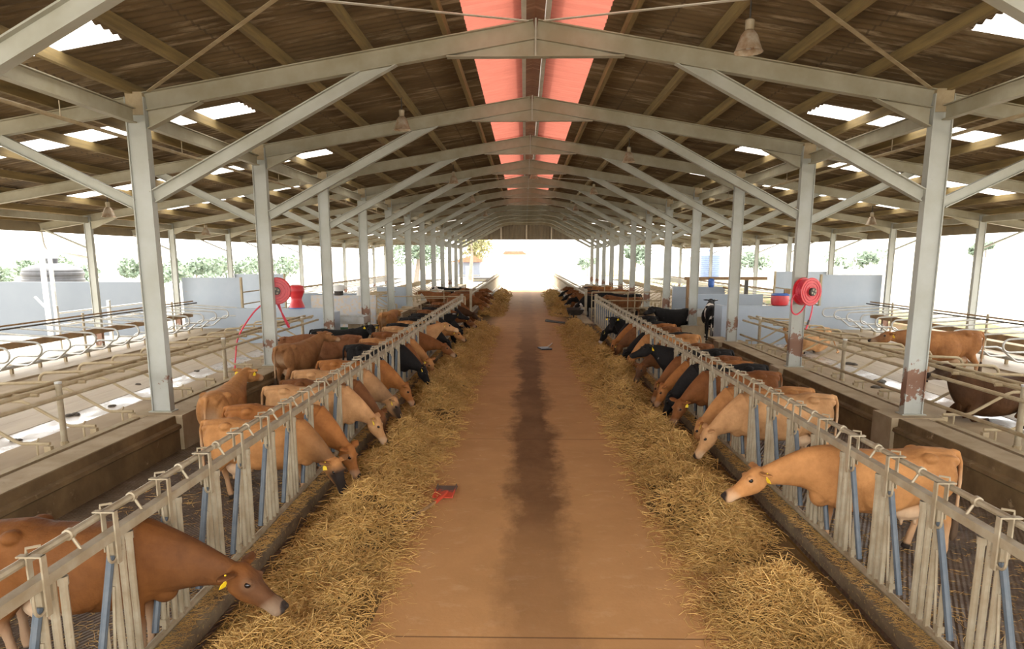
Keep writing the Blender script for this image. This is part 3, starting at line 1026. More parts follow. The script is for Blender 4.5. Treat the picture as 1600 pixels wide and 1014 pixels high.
for s, nm, y in ((-1, 'left', 24.2), (1, 'right', 27.4)):
    e = empty('water_trough', (-6.3 if s < 0 else 6.45, y, 0.0))
    tag(e, 'grey metal water trough on legs in the %s cross passage' % nm, 'trough')
    b = MB()
    b.box(-0.62, 0.62, -0.42, 0.42, 0.80, 0.84)
    b.box(-0.66, -0.62, -0.46, 0.46, 0.80, 1.04)
    b.box(0.62, 0.66, -0.46, 0.46, 0.80, 1.04)
    b.box(-0.62, 0.62, -0.46, -0.42, 0.80, 1.04)
    b.box(-0.62, 0.62, 0.42, 0.46, 0.80, 1.04)
    b.build('basin', 'galv_clean', e)
    MB().box(-0.6, 0.6, -0.41, 0.41, 0.95, 0.96).build('water', M('trough_water', (0.03, 0.07, 0.05), None, 3, 0.05), e)
    for dx in (-0.55, 0.55):
        for dy in (-0.36, 0.36):
            MB().box(dx - 0.04, dx + 0.04, dy - 0.04, dy + 0.04, 0.121, 0.8).build('leg', 'muddy', e)
    MB().box(0.05, 0.45, -0.25, 0.3, 0.121, 0.795).build('pedestal', 'curb_light', e)
    MB().box(-0.5, 0.05, 0.25, 0.3, 0.13, 0.62).build('green_panel', M('green_paint', (0.03, 0.11, 0.04), None, 4, 0.5), e)

# timber frame on the right
e = empty('timber_frame', (7.0, 31.2, 0.2))
tag(e, 'brown timber frame standing behind the right gate', 'frame')
MB().box(0, 0.14, -0.07, 0.07, 0, 1.95).build('timber_post', 'wood', e)
MB().box(2.55, 2.69, -0.07, 0.07, 0, 1.9).build('timber_post', 'dark', e)
MB().box(2.2, 2.32, -0.07, 0.07, 0, 1.8).build('timber_post', 'dark', e)
MB().box(-0.1, 3.5, -0.08, 0.08, 1.86, 2.0).build('timber_beam', 'wood', e)
MB().tube([(1.6, 0, 1.55), (1.8, 0, 1.50), (2.2, 0, 1.55), (2.4, 0, 1.68)], 0.04, 8).build('log', 'wood', e, True)
o = MB().lathe([(0.10, 0), (0.14, 0.1), (0.14, 0.3), (0.08, 0.38)], (8.05, 31.1, 1.62 + 0.13), 14).build('drum', 'blue_plastic')
tag(o, 'small blue drum on the low wall behind the timber frame', 'drum')

# buckets on the left low wall
e = empty('bucket', (-7.25, 26.69, 1.62))
tag(e, 'white bucket with dark grey base on the splashed left wall', 'bucket')
MB().lathe([(0.15, 0), (0.17, 0.02), (0.18, 0.16)], seg=18).build('base', 'dark', e, True)
MB().lathe([(0.18, 0.16), (0.215, 0.17), (0.225, 0.36), (0.235, 0.38), (0.20, 0.38), (0.19, 0.2)], seg=18).build('body', 'white_plastic', e, True)
o = MB().lathe([(0.15, 0.0), (0.14, 0.02), (0.11, 0.32), (0.09, 0.33)], (-6.42, 26.69, 1.62), 18).build('bucket', 'white_plastic', None, True)
tag(o, 'small upturned white bucket on the splashed left wall', 'bucket')

# red brushes above the low walls
e = empty('cow_brush', (-7.36, 22.04, 1.46))
tag(e, 'red hourglass-shaped brush standing above the left blue low wall', 'brush')
MB().lathe([(0.24, 0.02), (0.235, 0.08), (0.17, 0.25), (0.165, 0.32), (0.24, 0.50), (0.255, 0.60), (0.22, 0.70), (0.10, 0.74)], seg=22).build('bristles', 'red', e, True)
MB().lathe([(0.25, 0.0), (0.25, 0.025)], seg=22).build('blue_rim', 'blue_plastic', e)
e = empty('cow_brush', (8.02, 22.59, 1.52))
tag(e, 'red tub-shaped brush with blue rim above the right blue low wall', 'brush')
MB().lathe([(0.20, 0.0), (0.26, 0.04), (0.28, 0.20), (0.27, 0.33)], seg=22).build('bristles', 'red', e, True)
MB().lathe([(0.275, 0.33), (0.285, 0.35), (0.20, 0.40), (0.19, 0.40)], seg=22).build('blue_rim', 'blue_plastic', e, True)
MB().box(0.12, 0.30, -0.05, 0.05, 0.38, 0.52).build('motor', 'wood', e)


# hose reels
def reel(x, y, z, facing, label, s):
    e = empty('hose_reel', (x, y, z))
    tag(e, label, 'hose reel')
    ax = 'y'
    b = MB()
    R = 0.30
    b.lathe([(0.05, -0.13), (R, -0.13), (R + 0.01, -0.12), (R - 0.015, -0.105), (R * 0.66, -0.10), (R * 0.6, -0.05), (R * 0.6, 0.09), (R, 0.10), (R + 0.01, 0.12), (0.05, 0.12)], seg=32, axis=ax)
    b.build('drum', 'red', e, True)
    coil = MB()
    for lay, rr in enumerate((0.215, 0.25)):
        for q in range(5):
            yy = -0.075 + 0.037 * q
            coil.tube([(rr * math.cos(a), yy, rr * math.sin(a)) for a in np.linspace(0, 2 * math.pi, 25)[:-1]], 0.019, 6, closed=True)
    coil.build('coiled_hose', 'redhose', e, True)
    for rr in (0.12, 0.19, 0.25):
        MB().tube([(rr * math.cos(a), -0.135, rr * math.sin(a)) for a in np.linspace(0, 2 * math.pi, 33)[:-1]], 0.006, 5, closed=True).build('rim_ring', 'redhose', e, True)
    hb = MB().lathe([(0.02, -0.20), (0.085, -0.195), (0.09, -0.13), (0.09, -0.125)], seg=20, axis=ax)
    ho = hb.build('hub', 'dark', e, True)
    for a in range(4):
        an = a * math.pi / 2 + 0.4
        MB().lathe([(0.022, -0.204), (0.018, -0.197)], (0.05 * math.cos(an), 0, 0.05 * math.sin(an)), 10, ax).build('hub_hole', 'galv', ho)
    MB().box(-0.03, 0.03, 0.10, 0.26, -0.04, 0.04).build('mount', 'dark', e)
    return e


def rot_part(o, rz):
    o.rotation_euler = (0, 0, rz)


r = reel(6.12, 15.72, 2.30, -1, 'red fire hose reel with coiled hose on the second right post', 1)
rot_part(r, math.radians(24))
c = [(-0.22, -0.02, -0.12), (-0.35, 0.0, -0.06), (-0.42, 0.0, -0.2), (-0.40, 0.0, -0.42), (-0.27, 0.0, -0.50), (-0.12, 0.0, -0.43), (-0.02, -0.01, -0.28)]


def smooth_path(pts, n=6):
    P = [Vector(p) for p in pts]
    out = []
    for i in range(len(P) - 1):
        p0, p1, p2, p3 = P[max(i - 1, 0)], P[i], P[i + 1], P[min(i + 2, len(P) - 1)]
        for k in range(n):
            t = k / n
            out.append(0.5 * ((2 * p1) + (p2 - p0) * t + (2 * p0 - 5 * p1 + 4 * p2 - p3) * t * t + (3 * p1 - p0 - 3 * p2 + p3) * t ** 3))
    out.append(P[-1])
    return out


MB().tube(smooth_path(c), 0.018, 7).build('hose_loop', 'redhose', r, True)
MB().tube(smooth_path([(0.22, 0.02, -0.15), (0.22, 0.03, -0.4), (0.18, 0.04, -0.62), (0.10, 0.05, -0.85)]), 0.018, 7).build('hose_tail', 'redhose', r, True)
MB().tube([(0.16, 0.04, -0.64), (0.13, 0.045, -0.75)], 0.024, 7).build('nozzle', 'dark', r, True)
r = reel(-5.93, 16.30, 2.28, -1, 'red hose reel half hidden behind the second left post', -1)
rot_part(r, math.radians(14))
MB().tube(smooth_path([(-0.20, 0, -0.2), (-0.55, 0.0, -0.50), (-0.92, 0.05, -1.05), (-1.02, 0.05, -1.55), (-1.06, 0.05, -1.9)]), 0.018, 7).build('hose_tail', 'redhose', r, True)
MB().tube(smooth_path([(-0.02, 0, -0.28), (0.05, 0, -0.45), (0.17, 0, -0.70), (0.23, 0, -0.84), (0.19, 0, -0.82), (0.10, 0, -0.6), (0.03, 0, -0.3)]), 0.018, 7).build('hose_loop', 'redhose', r, True)


# ------------------------------------------------------------------ lamps
def lamp_kids():
    e = empty('pendant_lamp')
    MB().lathe([(0.012, -0.02), (0.05, -0.01), (0.055, 0.10), (0.03, 0.12)], seg=16).build('lamp_cap', 'galv', e, True)
    MB().lathe([(0.06, -0.02), (0.10, -0.07), (0.155, -0.23), (0.175, -0.26), (0.168, -0.26), (0.145, -0.22), (0.09, -0.07), (0.05, -0.03)], seg=20).build('lamp_shade', 'lamp', e, True)
    MB().lathe([(0.02, -0.03), (0.06, -0.10), (0.07, -0.17), (0.03, -0.22)], seg=14).build('bulb', 'glass', e, True)
    MB().tube([(0, 0, 0.11), (0, 0, 0.34)], 0.010, 6).build('cord', 'dark', e)
    return e


lk = lamp_kids()
LK = kids_of(lk)
LAMPS = [(-2.53, 14.1, 'left'), (2.53, 18.8, 'right'), (-2.53, 24.0, 'left'), (2.53, 28.1, 'right'), (2.53, 9.0, 'right'), (-2.53, 32.4, 'left'), (2.53, 37.9, 'right'), (0.175, 26.5, 'ridge'),
         (-10.9, 18.3, 'left aisle'), (10.9, 23.0, 'right aisle'), (-12.1, 26.5, 'left aisle'), (-2.53, 43.0, 'left'), (2.53, 48, 'right')]
cnt = {}
for i, (x, y, w) in enumerate(sorted(LAMPS, key=lambda q: q[1])):
    z = roofz(x) - 0.03 - 0.155 - 0.335 if w != 'ridge' else 6.135
    o = lk if i == 0 else copy_tree(lk, LK, (0, 0, 0))
    o.location = (x, y, z)
    n = cnt.get(w, 0)
    cnt[w] = n + 1
    tag(o, {'ridge': 'rusty bell-shaped lamp hanging under the ridge'}.get(w, 'rusty bell-shaped pendant lamp under the %s roof%s, %s from the camera' % (w.split()[0], ' over the stalls' if 'aisle' in w else ' beside the ridge', nth(n))), 'lamp', 'pendant lamps under the roof')


# ------------------------------------------------------------------ cows
def ring_pts(c, t, up, hw, ht, hb, n=18, ex=2.25):
    t = t.normalized()
    s = up.cross(t).normalized()
    u = t.cross(s).normalized()
    out = []
    for k in range(n):
        a = 2 * math.pi * k / n
        ca, sa = math.cos(a), math.sin(a)
        y = hw * math.copysign(abs(ca) ** (2 / ex), ca)
        z = (ht if sa > 0 else hb) * math.copysign(abs(sa) ** (2 / ex), sa)
        out.append(c + s * y + u * z)
    return out


def loft(b, rings):
    n = len(rings[0])
    vs_ = [p for r_ in rings for p in r_]
    fs = []
    for i in range(len(rings) - 1):
        for k in range(n):
            fs.append((i * n + k, i * n + (k + 1) % n, (i + 1) * n + (k + 1) % n, (i + 1) * n + k))
    fs.append(tuple(range(n - 1, -1, -1)))
    fs.append(tuple((len(rings) - 1) * n + k for k in range(n)))
    b.add(vs_, fs)


def limb(b, pts):
    """pts: (x, y, z, rx, ry): chain of horizontal-ish ellipses along the path"""
    P = [Vector(p[:3]) for p in pts]
    rings = []
    for i, p in enumerate(pts):
        t = P[min(i + 1, len(P) - 1)] - P[max(i - 1, 0)]
        up = Vector((1, 0, 0)) if abs(t.normalized().x) < 0.8 else Vector((0, 0, 1))
        rings.append(ring_pts(P[i], t, up, p[4], p[3], p[3], 12, 2.0))
    loft(b, rings)


def ball(b, c, r):
    c = Vector(c)
    rings = []
    for i in range(1, 10):
        a = math.pi * i / 10
        rings.append(ring_pts(c + Vector((-r[0] * math.cos(a), 0, 0)), Vector((1, 0, 0)), Vector((0, 0, 1)), r[1] * math.sin(a), r[2] * math.sin(a), r[2] * math.sin(a), 14, 2.0))
    loft(b, rings)


TRUNK = [(-0.80, 1.185, 1.02, 0.05), (-0.775, 1.20, 0.93, 0.105), (-0.72, 1.215, 0.80, 0.165), (-0.60, 1.225, 0.68, 0.215), (-0.44, 1.235, 0.60, 0.242), (-0.28, 1.205, 0.54, 0.252),
         (-0.10, 1.195, 0.50, 0.282), (0.10, 1.195, 0.485, 0.288), (0.28, 1.21, 0.50, 0.262), (0.42, 1.235, 0.52, 0.225), (0.54, 1.22, 0.58, 0.19), (0.64, 1.17, 0.66, 0.145), (0.70, 1.11, 0.74, 0.10)]
HEAD = [(-0.045, 0.035, 0.06, 0.045), (-0.015, 0.070, 0.11, 0.080), (0.04, 0.082, 0.15, 0.098), (0.10, 0.078, 0.175, 0.108), (0.16, 0.068, 0.178, 0.106), (0.22, 0.050, 0.160, 0.084), (0.29, 0.038, 0.132, 0.070),
        (0.35, 0.036, 0.108, 0.064), (0.40, 0.040, 0.098, 0.070), (0.44, 0.040, 0.094, 0.076), (0.475, 0.026, 0.082, 0.068), (0.495, -0.002, 0.05, 0.04)]


def make_cow_mesh(name, poll=(1.18, 0, 0.74), pitch=-52, yaw=0, roll=0, lie=0.0, fx=(0, 0), hx=(0, 0), tail=0.0, neckf=1.0):
    b = MB()
    dz = -0.44 if lie else 0.0
    X = Vector((1, 0, 0))
    Z = Vector((0, 0, 1))
    rings = []
    for x, zt, zb, hw in TRUNK:
        zt2, zb2 = zt + dz, max(zb + dz, 0.03 if lie else -9)
        zc = zb2 + (zt2 - zb2) * 0.52
        w = hw * (1.12 if lie and -0.5 < x < 0.4 else 1.0)
        rings.append(ring_pts(Vector((x, 0, zc)), X, Z, w, zt2 - zc, zc - zb2, 22, 2.3))
    loft(b, rings)
    for s in (-1, 1):                                     # hooks, pins, shoulders, thighs
        ball(b, (-0.44, s * 0.175, 1.15 + dz), (0.085, 0.075, 0.058))
        ball(b, (-0.58, s * 0.145, 1.13 + dz), (0.19, 0.045, 0.05))
        ball(b, (-0.745, s * 0.105, 1.10 + dz), (0.06, 0.05, 0.06))
        ball(b, (0.46, s * 0.135, 0.90 + dz), (0.15, 0.085, 0.25))
        ball(b, (-0.60, s * 0.15, 0.92 + dz), (0.17, 0.10, 0.25))
        ball(b, (0.0, s * 0.21, 0.80 + dz), (0.30, 0.12, 0.26))
    ball(b, (0.60, 0, 0.70 + dz), (0.13, 0.09, 0.16))     # brisket
    # neck and head
    P = Vector(poll) + Vector((0, 0, dz))
    cy, sy, cp, sp = math.cos(math.radians(yaw)), math.sin(math.radians(yaw)), math.cos(math.radians(pitch)), math.sin(math.radians(pitch))
    d = Vector((cy * cp, sy * cp, sp))
    side = Vector((-sy, cy, 0))
    hup = d.cross(side).normalized()
    if hup.z < 0 and abs(pitch) < 89:
        hup = -hup
    side = hup.cross(d).normalized()
    B = Vector((0.46, 0, 0.93 + dz))
    E_ = P - d * 0.0 - hup * 0.055
    tin = Vector((1, 0, max(-0.75, -0.10 - 2.2 * max(0.0, 0.80 + dz - P.z)) if P.z < B.z else 0.45)).normalized()
    L = (E_ - B).length
    tout = ((E_ - B).normalized() * 0.75 + d * 0.35).normalized()
    c1, c2 = B + tin * L * 0.38, E_ - tout * L * 0.36
    nr = []
    upv = Z
    for i in range(11):
        t = i / 10
        p = B * (1 - t) ** 3 + c1 * 3 * t * (1 - t) ** 2 + c2 * 3 * t * t * (1 - t) + E_ * t ** 3
        dv = (c1 - B) * 3 * (1 - t) ** 2 + (c2 - c1) * 6 * t * (1 - t) + (E_ - c2) * 3 * t * t
        up = (Z * (1 - t) + hup * t + X * 0.0001).normalized()
        hw = 0.165 * (1 - t) ** 1.3 + 0.078 + 0.004 * t
        h = 0.245 * (1 - t) ** 1.1 + 0.105
        nr.append(ring_pts(p, dv, up, hw * 0.92, h * 0.92, h * 1.0, 18, 2.1))
    loft(b, nr)
    hr = []
    for h, zt, zb, hw in HEAD:
        c = P + d * h + hup * ((zt - zb) / 2)
        hr.append(ring_pts(c, d, hup, hw, (zt + zb) / 2, (zt + zb) / 2, 18, 2.4))
    loft(b, hr)
    for s in (-1, 1):
        ball(b, P + d * 0.145 + side * (s * 0.083) + hup * 0.035, (0.035, 0.03, 0.03))     # brow
        ball(b, P + d * 0.09 + side * (s * 0.06) - hup * 0.085, (0.075, 0.045, 0.07))      # jaw
        ball(b, P + d * 0.475 + side * (s * 0.036) + hup * 0.0, (0.03, 0.028, 0.03))       # nostrils
    ears = []
    for s in (-1, 1):
        root = P + d * 0.015 + side * (s * 0.075) + hup * 0.022
        ed = (side * s * 1.0 - d * 0.28 + hup * 0.02 - Z * 0.10).normalized()
        wv = (d * 0.75 + hup * 0.65)
        wv = (wv - ed * wv.dot(ed)).normalized()
        th = ed.cross(wv).normalized()
        er = []
        for l, w_ in ((0.0, 0.028), (0.035, 0.048), (0.08, 0.066), (0.13, 0.060), (0.175, 0.038), (0.205, 0.013)):
            c = root + ed * l
            er.append([c + wv * (w_ * math.cos(a)) + th * (0.0165 * math.sin(a)) for a in np.linspace(0, 2 * math.pi, 12, endpoint=False)])
        loft(b, er)
        ears.append((root, ed, wv, th))
    hoofs = []
    if not lie:
        for q, s in enumerate((-1, 1)):
            o = fx[q]
            limb(b, [(0.44, s * 0.135, 0.92, 0.12, 0.07), (0.44, s * 0.14, 0.74, 0.095, 0.065), (0.43 + o * 0.3, s * 0.135, 0.60, 0.072, 0.058), (0.43 + o * 0.55, s * 0.13, 0.47, 0.050, 0.048), (0.435 + o * 0.65, s * 0.13, 0.41, 0.050, 0.050),
                     (0.43 + o * 0.75, s * 0.13, 0.34, 0.038, 0.038), (0.43 + o * 0.9, s * 0.13, 0.20, 0.032, 0.034), (0.435 + o, s * 0.13, 0.12, 0.040, 0.042), (0.45 + o, s * 0.13, 0.07, 0.042, 0.042), (0.465 + o, s * 0.13, 0.005, 0.056, 0.05)])
            hoofs.append((0.465 + o, s * 0.13, 0.02))
            o = hx[q]
            limb(b, [(-0.58, s * 0.13, 0.98, 0.19, 0.09), (-0.54, s * 0.15, 0.80, 0.165, 0.09), (-0.52 + o * 0.2, s * 0.16, 0.66, 0.115, 0.075), (-0.60 + o * 0.4, s * 0.155, 0.54, 0.072, 0.055), (-0.665 + o * 0.55, s * 0.15, 0.455, 0.055, 0.045),
                     (-0.665 + o * 0.6, s * 0.15, 0.41, 0.048, 0.042), (-0.65 + o * 0.8, s * 0.15, 0.28, 0.036, 0.034), (-0.635 + o, s * 0.15, 0.13, 0.042, 0.042), (-0.62 + o, s * 0.15, 0.07, 0.042, 0.042), (-0.60 + o, s * 0.15, 0.005, 0.056, 0.05)])
            hoofs.append((-0.60 + o, s * 0.15, 0.02))
        ball(b, (-0.34, 0, 0.53), (0.20, 0.145, 0.13))   # udder
        for ux in (-0.42, -0.27):
            for s in (-1, 1):
                limb(b, [(ux, s * 0.06, 0.45, 0.02, 0.02), (ux, s * 0.065, 0.39, 0.018, 0.018), (ux, s * 0.066, 0.355, 0.014, 0.014)])
        T = [(-0.77, 0, 1.185), (-0.835, tail * 0.2, 1.17), (-0.875, tail * 0.5, 1.06), (-0.885, tail * 0.8, 0.85), (-0.88, tail, 0.66), (-0.875, tail * 1.1, 0.50), (-0.87, tail * 1.2, 0.38), (-0.865, tail * 1.2, 0.24), (-0.86, tail * 1.2, 0.17)]
        tr = [0.035, 0.032, 0.026, 0.022, 0.020, 0.022, 0.042, 0.046, 0.02]
    else:
        for s in (-1, 1):
            limb(b, [(0.46, s * 0.15, 0.30, 0.10, 0.07), (0.62, s * 0.19, 0.16, 0.075, 0.06), (0.70, s * 0.20, 0.09, 0.055, 0.05), (0.58, s * 0.22, 0.05, 0.042, 0.04), (0.40, s * 0.24, 0.04, 0.036, 0.036), (0.30, s * 0.25, 0.04, 0.045, 0.045)])
            hoofs.append((0.30, s * 0.25, 0.04))
        yl = 0.30 * lie
        limb(b, [(-0.56, yl * 0.55, 0.36, 0.20, 0.14), (-0.36, yl * 0.95, 0.27, 0.15, 0.11), (-0.12, yl * 1.35, 0.14, 0.085, 0.075), (-0.30, yl * 1.75, 0.075, 0.06, 0.055), (-0.44, yl * 1.85, 0.06, 0.05, 0.046), (-0.22, yl * 2.15, 0.045, 0.036, 0.036), (0.02, yl * 2.35, 0.04, 0.04, 0.04), (0.09, yl * 2.38, 0.035, 0.046, 0.046)])
        hoofs.append((0.09, yl * 2.38, 0.035))
        limb(b, [(-0.56, -yl * 0.5, 0.34, 0.18, 0.13), (-0.40, -yl * 0.8, 0.22, 0.13, 0.10), (-0.2, -yl * 0.9, 0.12, 0.085, 0.075), (-0.05, -yl * 0.7, 0.06, 0.045, 0.045)])
        hoofs.append((-0.05, -yl * 0.7, 0.05))
        T = [(-0.77, 0, 1.185 + dz), (-0.84, 0.02, 0.70), (-0.90, 0.06, 0.50), (-0.94, 0.14, 0.28), (-0.96, 0.24, 0.10), (-0.90, 0.36, 0.045), (-0.80, 0.46, 0.045), (-0.68, 0.52, 0.04)]
        tr = [0.035, 0.032, 0.026, 0.022, 0.020, 0.022, 0.042, 0.02]
    b.tube([Vector(p) for p in T], tr, 10)
    # grow one continuous skin
    me0 = b.mesh(name + '_src', None)
    ob = bpy.data.objects.new(name + '_src', me0)
    COL.objects.link(ob)
    m1 = ob.modifiers.new('r', 'REMESH')
    m1.mode = 'VOXEL'
    m1.voxel_size = 0.0135
    m2 = ob.modifiers.new('s', 'SMOOTH')
    m2.factor = 0.5
    m2.iterations = 5
    dg = bpy.context.evaluated_depsgraph_get()
    me = bpy.data.meshes.new_from_object(ob.evaluated_get(dg))
    bpy.data.objects.remove(ob)
    me.name = name
    me.polygons.foreach_set('use_smooth', [True] * len(me.polygons))
    n = len(me.vertices)
    co = np.empty(n * 3)
    me.vertices.foreach_get('co', co)
    co = co.reshape(-1, 3)
    Pn, dn, hn, sn = np.array(P), np.array(d), np.array(hup), np.array(side)
    rel = co - Pn
    hh, hz, hs = rel @ dn, rel @ hn, rel @ sn
    inhead = (np.abs(hs) < 0.13) & (hz > -0.20) & (hz < 0.13) & (hh > -0.05) & (hh < 0.55)
    sm = lambda x, a, c: np.clip((x - a) / (c - a), 0, 1)
    R_ = np.where(inhead, sm(hh, 0.05, 0.18) * sm(hz, -0.13, -0.05), 0)
    R_ = np.maximum(R_, 0.55 * sm(co[:, 0], 0.55, 0.85) * ((co[:, 2] > 0.5 + dz) & ~inhead))
    nose = Pn + dn * 0.485 + hn * 0.012
    dist = np.linalg.norm(co - nose, axis=1)
    B_ = 1 - sm(dist, 0.058, 0.076)
    chin = Pn + dn * 0.43 - hn * 0.06
    G_ = np.where(inhead, 0.85 * (1 - sm(np.linalg.norm(co - chin, axis=1), 0.075, 0.13)), 0)
    for s in (-1, 1):
        ey = Pn + dn * 0.15 + sn * s * 0.10 + hn * 0.02
        G_ = np.maximum(G_, 0.12 * (1 - sm(np.linalg.norm(co - ey, axis=1), 0.04, 0.07)))
    if not lie:
        G_ = np.maximum(G_, 0.55 * (1 - sm(co[:, 2], 0.30, 0.50)) * (co[:, 0] < 0.62))
        ud = np.linalg.norm((co - np.array([-0.34, 0, 0.50])) / np.array([0.22, 0.16, 0.15]), axis=1)
        G_ = np.maximum(G_, 1 - sm(ud, 0.9, 1.15))
        G_ = np.maximum(G_, 0.6 * (1 - sm(np.abs(co[:, 1]), 0.07, 0.15)) * (1 - sm(co[:, 0], -0.72, -0.62)) * (1 - sm(co[:, 2], 0.85, 1.05)))
        tl = (np.abs(co[:, 0] + 0.866) < 0.06) & (co[:, 2] < 0.48) & (np.abs(co[:, 1] - tail * 1.15) < 0.07)
        B_ = np.maximum(B_, tl * 0.85)
    for h_ in hoofs:
        dh = np.linalg.norm((co - np.array(h_)) * np.array([1, 1, 1.3]), axis=1)
        B_ = np.maximum(B_, 1 - sm(dh, 0.065, 0.085))
    ca = me.color_attributes.new('markings', 'FLOAT_COLOR', 'POINT')
    col = np.stack([R_, G_, B_, np.ones(n)], axis=1).astype(np.float32)
    ca.data.foreach_set('color', col.ravel())
    me.materials.append(MAT['coat'])
    # eyes
    eyes = []
    for s in (-1, 1):
        c = P + d * 0.150 + side * (s * 0.094) + hup * 0.022
        e = MB()
        e.lathe([(0.004, -0.024), (0.014, -0.02), (0.025, -0.008), (0.025, 0.008), (0.016, 0.02), (0.004, 0.026)], c, 12)
        eyes.append(e.mesh('eye', MAT['eye'], True))
    # ear tags: a plate hanging from the middle of each ear
    tags = []
    for (root, ed, wv, th) in ears:
        c = root + ed * 0.115
        f = th if th.dot(d) > 0 else -th
        dn_ = (Vector((0, 0, -1)) * 0.7 + wv * 0.5 * (1 if wv.z < 0 else -1) + f * 0.25).normalized()
        sd = ed
        e = MB()
        pl = []
        for (a, q) in ((-0.010, 0.0), (0.010, 0.0), (0.012, 0.018), (0.032, 0.030), (0.034, 0.075), (-0.034, 0.075), (-0.032, 0.030), (-0.012, 0.018)):
            pl.append(c + f * 0.022 + sd * a + dn_ * q)
        nn = sd.cross(dn_).normalized() * 0.0022
        k = len(pl)
        e.add([p + nn for p in pl] + [p - nn for p in pl], [tuple(range(k)), tuple(range(2 * k - 1, k - 1, -1))] + [(i, i + k, (i + 1) % k + k, (i + 1) % k) for i in range(k)])
        e.tube([c - f * 0.024, c + f * 0.028], 0.008, 8)
        tags.append(e.mesh('ear_tag', MAT['yellow']))
    return me, eyes, tags


POSE = {}
POSE['low'] = make_cow_mesh('cow', (1.03, 0.0, 0.66), -66, 0, fx=(0.03, -0.05), hx=(0.05, -0.04))
POSE['lowr'] = make_cow_mesh('cow', (1.02, -0.11, 0.65), -64, -30, fx=(-0.05, 0.06), hx=(-0.05, 0.05), tail=0.03)
POSE['lowl'] = make_cow_mesh('cow', (1.02, 0.12, 0.66), -62, 32, fx=(0.06, -0.06), hx=(0.03, -0.06), tail=-0.03)
POSE['deep'] = make_cow_mesh('cow', (0.98, -0.05, 0.60), -72, -14, fx=(0.0, 0.08), hx=(0.06, -0.03))
POSE['mid'] = make_cow_mesh('cow', (1.22, -0.03, 0.84), -40, -6, fx=(0.04, -0.04), hx=(0.08, -0.05))
POSE['high'] = make_cow_mesh('cow', (1.29, 0.03, 0.95), -36, 4, fx=(0.02, -0.06), hx=(0.14, -0.08), tail=0.03)
POSE['up'] = make_cow_mesh('cow', (1.06, 0.08, 1.28), -24, 12)
POSE['watch'] = make_cow_mesh('cow', (1.00, 0.16, 1.34), -50, 72)
POSE['watchr'] = make_cow_mesh('cow', (0.98, -0.17, 1.30), -30, -70)
POSE['walk'] = make_cow_mesh('cow', (1.08, -0.06, 1.30), -22, -20, fx=(0.12, -0.10), hx=(-0.10, 0.12), tail=0.04)
POSE['graze'] = make_cow_mesh('cow', (1.24, 0.0, 1.12), -20, 0, fx=(0.04, -0.08), hx=(0.10, -0.06))
POSE['lie'] = make_cow_mesh('cow', (0.92, -0.05, 1.36), -14, 14, lie=1.0)
POSE['lie2'] = make_cow_mesh('cow', (0.92, 0.12, 1.32), -20, 55, lie=-1.0)

TAN = (0.43, 0.21, 0.078)
PALE = (0.50, 0.285, 0.135)
ORANGE = (0.33, 0.135, 0.04)
RED = (0.20, 0.078, 0.025)
CHESTNUT = (0.150, 0.058, 0.015)
BROWN = (0.18, 0.074, 0.026)
DARKB = (0.07, 0.031, 0.011)
BLACK = (0.010, 0.009, 0.009)
CNAME = {CHESTNUT: 'chestnut', TAN: 'tan', PALE: 'pale fawn', ORANGE: 'orange-brown', RED: 'red-brown', BROWN: 'brown', DARKB: 'dark brown', BLACK: 'black'}


def cow(pose, x, y, z, rz, col, label, dark=0.0, white=0.0, tags=1, sc=1.0, group=None):
    me, eyes, tg = POSE[pose]
    o = bpy.data.objects.new('cow', me)
    COL.objects.link(o)
    o.location = (x, y, z)
    o.rotation_euler = (0, 0, rz)
    sc *= 0.91
    o.scale = (sc, sc, sc)
    bw = col is BLACK
    if bw:
        o.material_slots[0].link = 'OBJECT'
        o.material_slots[0].material = MAT['coat_bw']
        o.color = (*col, 0.74 - white)
    else:
        o.color = (*col, 1.0 - dark)
    for e in eyes:
        c_ = bpy.data.objects.new('eye', e)
        COL.objects.link(c_)
        c_.parent = o
    for q, t in enumerate(tg):
        if tags == 2 or (tags == 1 and q == (0 if math.cos(rz) > 0 else 1)):
            c_ = bpy.data.objects.new('ear_tag', t)
            COL.objects.link(c_)
            c_.parent = o
            c_['label'] = 'yellow ear tag'
    tag(o, label, 'cow', group)
    return o


def neckY(i):
    return 1.26 + SP * i


# (yoke, pose, colour, dark face, white amount)
LEFT = [(5, 'mid', CHESTNUT, 0.5, 0), (10, 'lowr', TAN, 1.0, 0), (11, 'deep', ORANGE, 0, 0), (13, 'low', PALE, 0, 0), (14, 'deep', BROWN, 0.3, 0), (15, 'low', PALE, 0.95, 0),
        (17, 'low', ORANGE, 0, 0), (20, 'low', BLACK, 0, 0), (21, 'deep', RED, 0, 0), (22, 'lowr', TAN, 0.2, 0), (24, 'mid', RED, 0, 0), (26, 'up', PALE, 0, 0), (27, 'low', BLACK, 0, 0),
        (29, 'mid', TAN, 0, 0), (30, 'low', BLACK, 0, 0), (32, 'up', BLACK, 0, 0.08), (33, 'lowl', BLACK, 0, 0.12), (35, 'mid', BROWN, 0, 0), (37, 'low', BLACK, 0, 0.08), (39, 'mid', DARKB, 0.5, 0), (41, 'low', RED, 0, 0)]
